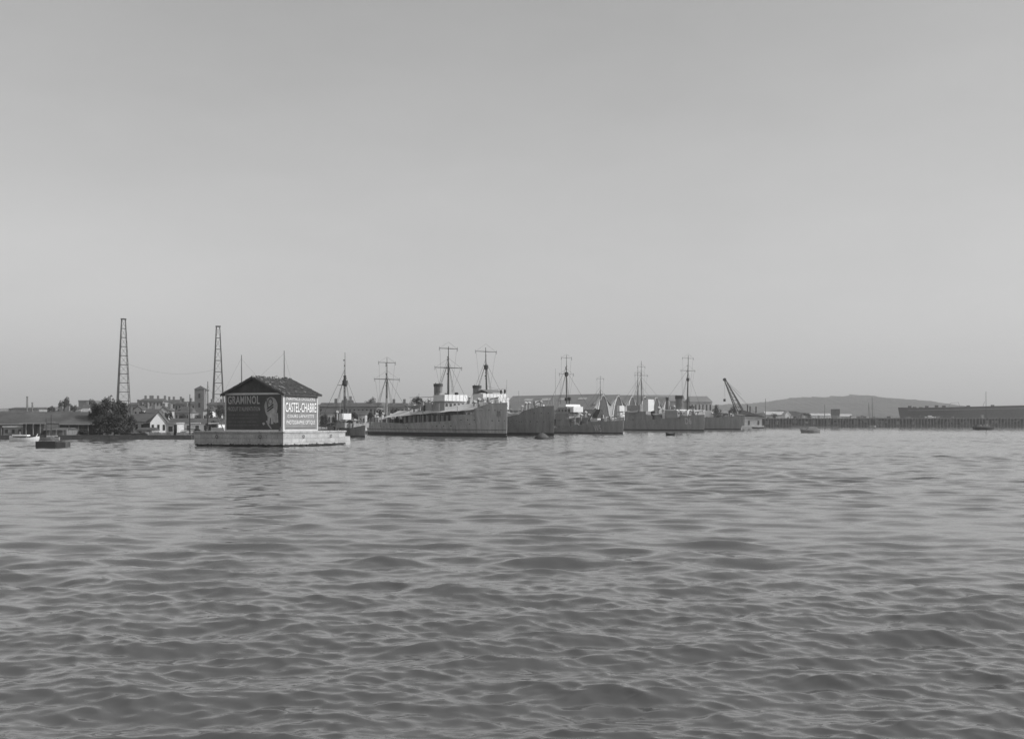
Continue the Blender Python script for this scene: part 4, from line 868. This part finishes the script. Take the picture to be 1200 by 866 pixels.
# waterfront behind patrol vessel and first sloop
house('barracks', 374, 442, 330, 476.5, 471.5, 'long barracks with a long grey roof right of the advertisement house', 'building', 'wallg', 'roof', 'side', 14, (14, 2), chim=3)
house('pale_house', 376, 392, 300, 484, 479, 'pale low house beside the right end of the advertisement house', 'house', 'walll', 'roof', 'side', 8, (4, 1))
house('pale_house', 410, 428, 295, 486, 481, 'pale low house behind the patrol vessel bow', 'house', 'walll', 'roof', 'side', 8, (5, 1))
house('pale_house', 452, 478, 345, 477, 472, 'pale house behind the aftermost mast of the first sloop', 'house', 'wallg', 'roof', 'side', 10, (6, 2), chim=2, hip=.1)
house('pale_house', 481, 500, 350, 476, 471, 'grey house behind the awning of the first sloop', 'house', 'walll', 'roof', 'side', 10, (4, 2), chim=1)
house('store_shed', 575, 597, 420, 480, 474, 'grey store shed between the second sloop and the hangar', 'shed', 'wallg', 'roof', 'side', 12, (3, 1))
house('quay_store', 436, 452, 285, 492, 488, 'low dark store behind the stern of the first sloop', 'shed', 'walld', 'roof', 'side', 6, (3, 1))
# multi-gabled hangar
def hangar():
    a0 = Vector((*XY(706, 517), 0)); a1 = Vector((*XY(768.5, 617), 0)); rowd = (a1-a0); step = rowd.length/4; rd_ = rowd.normalized()
    o = empty('vaulted_hangar', (a0.x, a0.y, LAND_Z), math.atan2(rd_.y, rd_.x), 'great hangar with a row of pale pointed-arch gable ends behind the warships', 'hangar')
    zt = zp(461.5, 517)-LAND_Z; ze = zp(474, 517)-LAND_Z; hw = step/2; DEP = 47
    # local x along the row (receding right), local +y to the left/back
    for k in range(6):
        cx_ = k*step; zz = zt+k*.3
        MB().extrude([(cx_-hw, -.5), (cx_+hw, -.5), (cx_+hw, ze), (cx_, zz-.3), (cx_-hw, ze)], 'y', 0, .6).build('gable_wall', M['wallg'], o)
        if k == 0:
            dd = Vector((*XY(601, 560), 0))-a0; lx = dd.dot(rd_); ly = dd.dot(Vector((-rd_.y, rd_.x, 0)))
        sk = lx; 
        for e in (-1, 1):
            ehw = hw*(1.35 if (k == 0 and e == -1) else 1); zl = ze-(2.6 if (k == 0 and e == -1) else 0)
            MB().add([(cx_, -.7, zz), (cx_+e*ehw, -.7, zl), (cx_+e*ehw+sk, ly, zl), (cx_+sk, ly, zz), (cx_, -.7, zz-.4), (cx_+e*ehw, -.7, zl-.4), (cx_+e*ehw+sk, ly, zl-.4), (cx_+sk, ly, zz-.4)],
                     [(0, 1, 2, 3), (4, 7, 6, 5), (0, 4, 5, 1), (2, 6, 7, 3), (1, 5, 6, 2)]).build('roof_slope', M['rooflt'], o)
        ar = MB(); n = 22; pr = []
        for i in range(n+1):
            t = -1+2*i/n; z = (zz-.9)*(1-abs(t)**2.1)+.2; pr.append((cx_+t*hw*.92, z))
        for (p_, q_) in zip(pr[:-1], pr[1:]):
            ar.add([(p_[0], -.25, p_[1]), (q_[0], -.25, q_[1]), (q_[0], -.25, q_[1]-.0), (p_[0], -.25, p_[1])], []) if 0 else ar.tube((p_[0], -.35, p_[1]), (q_[0], -.35, q_[1]), .38, .38, 5)
        ar.build('arch_rib', M['trim'], o)
        MB().extrude([p_ for p_ in pr if p_[1] > .1], 'y', -.12, -.02).build('arch_glazing', M['gable'], o)
        for e in (-1, 1): MB().tube((cx_, -.75, zz+.1), (cx_+e*hw, -.75, ze+.1), .16, .16, 5).build('verge', M['wallg'], o)
        # pale spandrels between arches
        MB().extrude([(cx_-hw*1.0, 0), (cx_-hw*.8, 0), (cx_-hw*.82, ze*.6), (cx_-hw*.6, ze*.95), (cx_-hw, ze*.98)], 'y', -.16, -.02).extrude([(cx_+hw, 0), (cx_+hw*.8, 0), (cx_+hw*.82, ze*.6), (cx_+hw*.6, ze*.95), (cx_+hw, ze*.98)], 'y', -.16, -.02).build('spandrel', M['wallg'], o)
    # long side wall and skylights on the big left slope
    MB().add([(-hw*1.3, 0, -.5), (-hw*1.3+lx, ly, -.5), (-hw*1.3+lx, ly, ze-2.6), (-hw*1.3, 0, ze-2.6), (-hw*1.3+.5, 0, -.5), (-hw*1.3+.5+lx, ly, -.5), (-hw*1.3+.5+lx, ly, ze-2.6), (-hw*1.3+.5, 0, ze-2.6)], [(0, 1, 2, 3), (4, 5, 6, 7), (3, 2, 6, 7)]).build('side_wall', M['wallg'], o)
    MB().add([(lx-hw*1.3, ly, -.5), (lx+step*5+hw, ly, -.5), (lx+step*5+hw, ly, ze), (lx, ly, zt), (lx-hw*1.3, ly, ze-2.6)], [(0, 1, 2, 3, 4)]).build('rear_wall', M['wallg'], o)
    for (f0, f1) in ((.13, .22), (.32, .42), (.52, .62), (.72, .82)):
        y0, y1 = ly*f0, ly*f1; 
        def sp(y, u): 
            return (-u*hw*1.35+lx*y/ly, y, zt+(ze-2.6-zt)*u+.06)
        MB().add([sp(y0, .22), sp(y1, .22), sp(y1, .36), sp(y0, .36)], [(0, 1, 2, 3)]).build('skylight', M['walll'], o)
hangar()
house('long_workshop', 724, 803, 720, 470, 462.3, 'long workshop roof rising behind the pointed-arch gables', 'workshop', 'wallg', 'rooflt', 'side', 26, (0, 0))
house('end_block', 809, 834.5, 640, 471, 463.8, 'hip-roofed workshop block at the right end of the hangar row', 'building', 'walll', 'rooflt', 'side', 22, (6, 2), hip=.08)
for k, (a_, c_, t_) in enumerate(((836, 852, 480), (853, 862, 482))):
    house('dock_shed', a_, c_, 640, t_+4, t_, ('low pale dock shed right of the end block', 'smaller dock shed just left of the crane boom foot')[k], 'shed', 'walll', 'rooflt', 'side', 8, (3, 1))
# radio masts
def lattice(px, d, yt, w0, w1, nlev, label, split=None, rot=20):
    o = place('radio_mast', px, d, rot, label, 'radio mast', 'lattice radio masts over the town'); zt = zp(yt, d); zb = LAND_Z-.1
    def c(t):
        w_ = (w0+(w1-w0)*t)/2; z = zb+(zt-zb)*t; return [Vector((-w_, -w_, z)), Vector((w_, -w_, z)), Vector((w_, w_, z)), Vector((-w_, w_, z))]
    B_, T_ = c(0), c(1)
    for i in range(4): MB().tube(B_[i], T_[i], .3 if i == 0 else .18, .2 if i == 0 else .12, 6).build('leg', M['steel'], o)
    q = MB(); g = MB()
    for k in range(nlev+1):
        t = k/nlev; L_ = c(t)
        for i in range(4): q.tube(L_[i], L_[(i+1) % 4], .11, .11, 4)
        if k < nlev:
            L2 = c((k+1)/nlev)
            for i in range(4): g.tube(L_[i], L2[(i+1) % 4], .035, .035, 4).tube(L_[(i+1) % 4], L2[i], .035, .035, 4)
    q.build('horizontal_bracing', M['steel'], o); g.build('diagonal_bracing', M['steel'], o)
    MB().box(-w1*.7, w1*.7, -w1*.7, w1*.7, zt, zt+.35).build('top_platform', M['steel'], o)
    lx_ = MB().tube(B_[0]+Vector((.4, .4, 0)), T_[0]+Vector((.15, .15, 0)), .2, .1, 6).build('ladder_cage', M['steel'], o)
    return o, zt
r1, z1 = lattice(144.8, 450, 374.5, 5.6, 1.5, 12, 'stout lattice radio mast rising behind the dark trees at left', rot=12)
r2, z2 = lattice(255.5, 460, 383, 5.4, 1.5, 9, 'slimmer lattice radio mast rising left of the advertisement house roof', rot=20)
a_ = r1.location+Vector((0, 0, z1)); c_ = r2.location+Vector((0, 0, z2))
q = MB()
for dx, zz in ((0, -.3),): q.wire(Vector((a_.x, a_.y, 0+z1-18)), Vector((c_.x, c_.y, z2-18)), .035, 3.5, k=20)
tag(q.build('aerial_wire', M['rope']), 'thin aerial wire sagging between the two lattice radio masts', 'aerial wire')
# flag poles on the right shore
for px_, yt, d_, l_ in ((897, 467, 745, 'slender pole at the left end of the right-hand jetty'), (966.5, 474, 745, 'slender pole left of the dark square board')):
    o = place('tall_pole', px_, d_, 0, l_, 'pole'); MB().tube((0, 0, LAND_Z), (0, 0, zp(yt, d_)), .3, .16, 7).build('shaft', M['wood'], o)
o = place('dark_billboard', 979, 790, 0, 'dark square hoarding raised above the right-hand jetty', 'billboard')
MB().box(-3.3, 3.3, 0, .3, zp(487, 790), zp(479.3, 790)).build('panel', M['walld'], o)
for x in (-2.6, 2.6): MB().box(x-.15, x+.15, .3, .6, LAND_Z, zp(480, 790)).build('post', M['wood'], o)
house('white_depot', 898, 921, 820, 486, 482, 'white depot with pale roof on the far right shore', 'warehouse', 'walll', 'walll', 'side', 14, (6, 1))
house('white_depot', 920, 927, 800, 486, 481.5, 'small bright gabled depot at the right end of the white depot', 'warehouse', 'white', 'walll', 'front', 10, (1, 1))
house('white_depot', 951, 974, 860, 487, 484.4, 'long bright white shed left of the dark hoarding', 'warehouse', 'white', 'walll', 'side', 10, (7, 1))
house('white_depot', 985, 999, 880, 488, 485, 'pale shed right of the dark hoarding', 'warehouse', 'walll', 'walll', 'side', 10, (4, 1))
o = place('domed_hut', 932.5, 765, 0, 'small dark round-topped hut on the right-hand jetty', 'hut'); MB().lathe((0, 0, LAND_Z), [(1.6, 0), (1.7, 4.6), (1.9, 4.7), (1.3, 6.4), (.3, 7.2)], 12).build('shell', M['walld'], o); MB().box(-.5, .5, -1.75, -1.5, LAND_Z+3, LAND_Z+4.5).build('door', M['black'], o)

# ------------------------------------------------------------------ right-hand jetty and the hull on the slip
J = place('timber_jetty', 1040, 722, 0, 'long dark timber jetty closing the harbour on the right', 'jetty'); jm = 722/F
jx0, jx1 = (893-1040)*jm, (1235-1040)*jm; ztop = zp(489.8, 722)
MB().box(jx0, jx1, 0, 9, ztop-.55, ztop).build('deck', M['wood'], J)
MB().box(jx0, jx1, -.3, -.05, .6, 1.3).build('fender_beam', M['walld'], J)
MB().box(jx0, jx1, 7, 7.4, 0, ztop-.6).build('under_deck_shade_sheet', M['walld'], J)  # dark sheet painted in for the shadow beneath the deck
pm = MB().box(-.2, .2, -.3, .3, -1, ztop-.1); p0 = pm.build('pile', M['wood'], J); x = jx0; p0.location = (x, -.05, 0); k = 0
while x < jx1-2.4 and k < 95:
    x += random.uniform(1.8, 2.4); c_ = p0.copy(); col.objects.link(c_); c_.parent = J; c_.location = (x, random.uniform(-.05, .1), random.uniform(-.1, .35)); k += 1
for k in range(34):
    x = random.uniform(jx0+1, jx1-5); z0 = random.uniform(1, 4); ln_ = random.uniform(1.5, 5)
    MB().tube((x, -.4, z0), (x+ln_, -.4, min(z0+random.uniform(-1.5, 2.0), ztop-.4)), .14, .14, 4).build('brace', M['wood'], J)
rl = MB(); x = jx0
while x < jx1: rl.tube((x, .2, ztop), (x, .2, ztop+1.1), .07, .07, 4); x += 2.6
rl.tube((jx0, .2, ztop+1.1), (jx1, .2, ztop+1.1), .06, .06, 4).build('railing', M['wood'], J)
for k in range(60):
    x = random.uniform(jx0+1, jx1-2); w2 = random.uniform(.3, 1.4); z0 = random.uniform(1.2, 4.2); z1_ = min(z0+random.uniform(.6, 2.6), ztop-.7); yy = random.uniform(.5, 5.5)
    MB().box(x-w2, x+w2, yy, yy+.5, z0 if k % 3 else 0.2, z1_).build('pier_timber', random.choice([M['walll'], M['wallg'], M['wood'], M['sup'], M['wallg']]), J)
for k in range(26):
    px_ = random.uniform(898, 1165); h_ = random.uniform(.6, 2.2); w2 = random.uniform(.5, 2.0)
    o = place('cargo_crate', px_, 728, 0, 'crate or bale stacked on the deck of the long timber jetty', 'crate', 'crates on the timber jetty'); o.location.z = ztop
    mm_ = random.choice(['walld', 'wallg', 'walll', 'wood', 'wood']); MB().box(-w2, w2, -.6, .8, 0, h_, tap=.05).build('crate_body', M[mm_], o); MB().box(-w2-.05, w2+.05, -.65, .85, h_, h_+.12).build('lid', M[mm_], o)
HL = Ship('ship_hull', (1056, 850), 118, 17, [(0, 474.5), (.5, 476.5), (.9, 478), (1, 477.5)], 'huge bare dark ship hull lying beyond the jetty at far right', 'ship', [M['signdark'], M['boot'], M['deck']], rake=2.6, boot=2.0, head=Vector((-1, -.06, 0)))
q = MB()
for k in range(40):
    xa, xb = -58+k*2.8, -58+(k+1)*2.8
    if xb < 55:
        for sg in (-1, 1): q.tube((xa, sg*(HL.hb(xa, HL.zd(xa)*.86)+.1), HL.zd(xa)*.86), (xb, sg*(HL.hb(xb, HL.zd(xb)*.86)+.1), HL.zd(xb)*.86), .2, .2, 4)
q.build('sheer_strake', M['wallg'], HL.root)
zz = HL.zd(0)
q = MB().tube((20, 0, zz), (18.5, 0, zz+3), .15, .15, 5).tube((18.5, 0, zz+3), (12, 0, zz+3.3), .15, .15, 5).tube((12, 0, zz+3.3), (11, 0, zz), .15, .15, 5).build('deck_frame', M['wallg'], HL.root)
MB().tube((-8, 0, zz), (-9.5, 0, zz+4), .2, .12, 5).build('deck_derrick', M['wallg'], HL.root)
for x in (52, 48, 43, 38, 30, 24, 4, -16): MB().box(x-1, x+1, -1, 1, HL.zd(x)-.1, HL.zd(x)+random.uniform(.6, 1.8)).build('deck_house', M['walld'], HL.root)
o = place('white_launch', 1090, 735, 0, 'small bright white launch hauled out on the jetty below the dark hull', 'boat'); o.location.z = ztop; small_hull(7, 2.2, .9).build('hull', M['white'], o); MB().box(-1.5, 1, -.7, .7, .9, 1.7).build('cabin', M['white'], o)

# ------------------------------------------------------------------ trees
def make_tree(name, H, Wd, n=1700, leaf=.45, low=.25, label='', cat='tree', seed=1, group=None, loc=(0, 0, 0)):
    rs = np.random.RandomState(seed); o = empty(name, loc, 0, label, cat, group)
    tr = MB().tube((0, 0, -.2), (.1, 0, H*.5), H*.03, H*.018, 8)
    for k in range(6):
        a_ = rs.uniform(0, 6.28); tr.tube((0, 0, H*rs.uniform(.25, .5)), (math.cos(a_)*Wd*.3, math.sin(a_)*Wd*.3, H*rs.uniform(.5, .8)), H*.014, H*.005, 5)
    tr.build('trunk', M['bark'], o)
    cl = []
    for k in range(26):
        a_ = rs.uniform(0, 6.28); u = rs.uniform(0, 1); z = low+(1-low)*u; rr = Wd/2*math.sqrt(max(.05, 1-((u-.42)/.62)**2))*rs.uniform(.35, .9)
        cl.append((math.cos(a_)*rr, math.sin(a_)*rr, z*H*.95, rs.uniform(.12, .24)*Wd))
    vs = []; fs = []
    for i in range(n):
        c_ = cl[rs.randint(len(cl))]; v = rs.normal(0, 1, 3); v /= np.linalg.norm(v); p = np.array(c_[:3])+v*c_[3]*rs.uniform(.5, 1.05)
        a_ = rs.normal(0, 1, 3); a_ /= np.linalg.norm(a_); bq = np.cross(a_, v+rs.normal(0, .4, 3)); bq /= np.linalg.norm(bq)+1e-6; s_ = leaf*rs.uniform(.5, 1.1)
        j = len(vs); vs += [tuple(p+a_*s_), tuple(p+bq*s_*.7), tuple(p-a_*s_), tuple(p-bq*s_*.7)]; fs.append((j, j+1, j+2, j+3))
    MB().add(vs, fs).build('crown', M['leaf'], o)
    return o
protos = [make_tree('broadleaf_tree', 10, 9, 3600, .40, .12, 'x', seed=s_, loc=(0, 9000, -200)) for s_ in (1, 2, 3, 4)]
used = set()
def tree(px, d, ytop, wpx, label, group='trees among the town houses', ybase=None):
    i = random.randrange(4)
    z0 = LAND_Z if ybase is None else zp(ybase, d); H = zp(ytop, d)-z0; Wd = wpx*d/F
    if i not in used: used.add(i); o = protos[i]
    else: o = copy_tree(protos[i])
    o.location = (*XY(px, d), z0); o.scale = (Wd/9, Wd/9, H/10); o.rotation_euler = (0, 0, random.uniform(0, 6.28))
    tag(o, label, 'tree', group); return o
for (px_, d, yt, wp, lab) in (
    (113, 200, 475, 20, 'leftmost dark tree of the clump at the end of the long shed'), (127, 198, 468, 24, 'tallest dark tree of the clump at the end of the long shed'),
    (141, 202, 472, 20, 'dark tree of the clump standing before the stout radio mast'), (134, 194, 486, 26, 'low bushy tree at the waterside in the dark clump'),
    (152, 205, 488, 16, 'small tree at the right end of the dark clump beside the low white house'), (118, 193, 489, 18, 'low bushy tree at the waterside left of the dark clump'),
    (148, 187, 506, 12, 'leftmost of the low bushes along the quay edge'), (158, 187, 508, 10, 'second of the low quay bushes from the left'), (168, 188, 507, 11, 'quay bush in front of the low grey shed'), (184, 190, 506.5, 9, 'quay bush in front of the bright gabled house'), (200, 190, 508, 10, 'quay bush in front of the small pale outbuilding'), (215, 190, 506, 12, 'quay bush nearest the left end of the stone platform'), (98, 192, 503, 12, 'bush at the water edge in front of the long shed'),
    (75.5, 500, 468, 17, 'round solitary tree on the rise behind the long shed'), (108, 480, 470, 12, 'tree beside the fort block'), (60, 490, 477.5, 14, 'low tree on the rise above the long shed'), (86, 470, 476, 12, 'low tree between the round tree and the fort block'),
    (258, 330, 476, 14, 'tree between second radio mast foot and the advertisement house'), (246, 300, 482, 10, 'small tree right of the square tower foot'), (232, 290, 487, 12, 'bushy tree below the square tower'), (214, 290, 487, 12, 'bushy tree left of the square tower foot'), (198, 300, 483, 10, 'tree behind the roof of the gabled house'), (168, 300, 483, 12, 'tree behind the low white house'), (250, 215, 494, 10, 'bush beside the left side of the advertisement house'),
    (396, 285, 483, 13, 'tree behind the wheelhouse of the patrol vessel'), (416, 282, 484, 14, 'tree behind the bow of the patrol vessel'), (380, 280, 487, 12, 'low tree beside the right end of the advertisement house'),
    (446, 300, 481, 16, 'tree left of the aftermost mast of the first sloop'), (462, 310, 480, 12, 'tree right of the aftermost mast of the first sloop'), (478, 330, 478, 14, 'rounded tree above the awning of the first sloop'), (496, 340, 479, 12, 'tree behind the searchlight of the first sloop'), (432, 300, 484, 12, 'low tree between patrol vessel and first sloop'), (434, 620, 468.5, 18, 'distant tree on the skyline behind the patrol vessel'),
    (488, 610, 467.5, 18, 'distant tree on the skyline behind the first sloop'), (548, 420, 475, 8, 'tree between the two white bridges'), (840, 620, 476, 10, 'tree right of the end block of the hangar'), (858, 620, 478, 12, 'tree behind the crane boom'), (907, 790, 485.5, 12, 'low tree in front of the white depot'), (944, 800, 485, 14, 'low tree right of the domed hut')):
    tree(px_, d, yt, wp, lab)

# ------------------------------------------------------------------ haze
HAZE = .0002
hz = MB().box(-5400, 5400, -60, 7200, -3, 420).build('haze', []); hz.data.materials.clear()
hm = bpy.data.materials.new('haze'); hm.use_nodes = True; t = hm.node_tree; t.nodes.clear()
pv = t.nodes.new('ShaderNodeVolumePrincipled'); ou = t.nodes.new('ShaderNodeOutputMaterial'); pv.inputs['Density'].default_value = HAZE; pv.inputs['Color'].default_value = (.98, .98, .98, 1); pv.inputs['Anisotropy'].default_value = .1
t.links.new(pv.outputs[0], ou.inputs['Volume']); hz.data.materials.append(hm); tag(hz, kind='stuff', label='thin pale harbour haze', cat='haze')
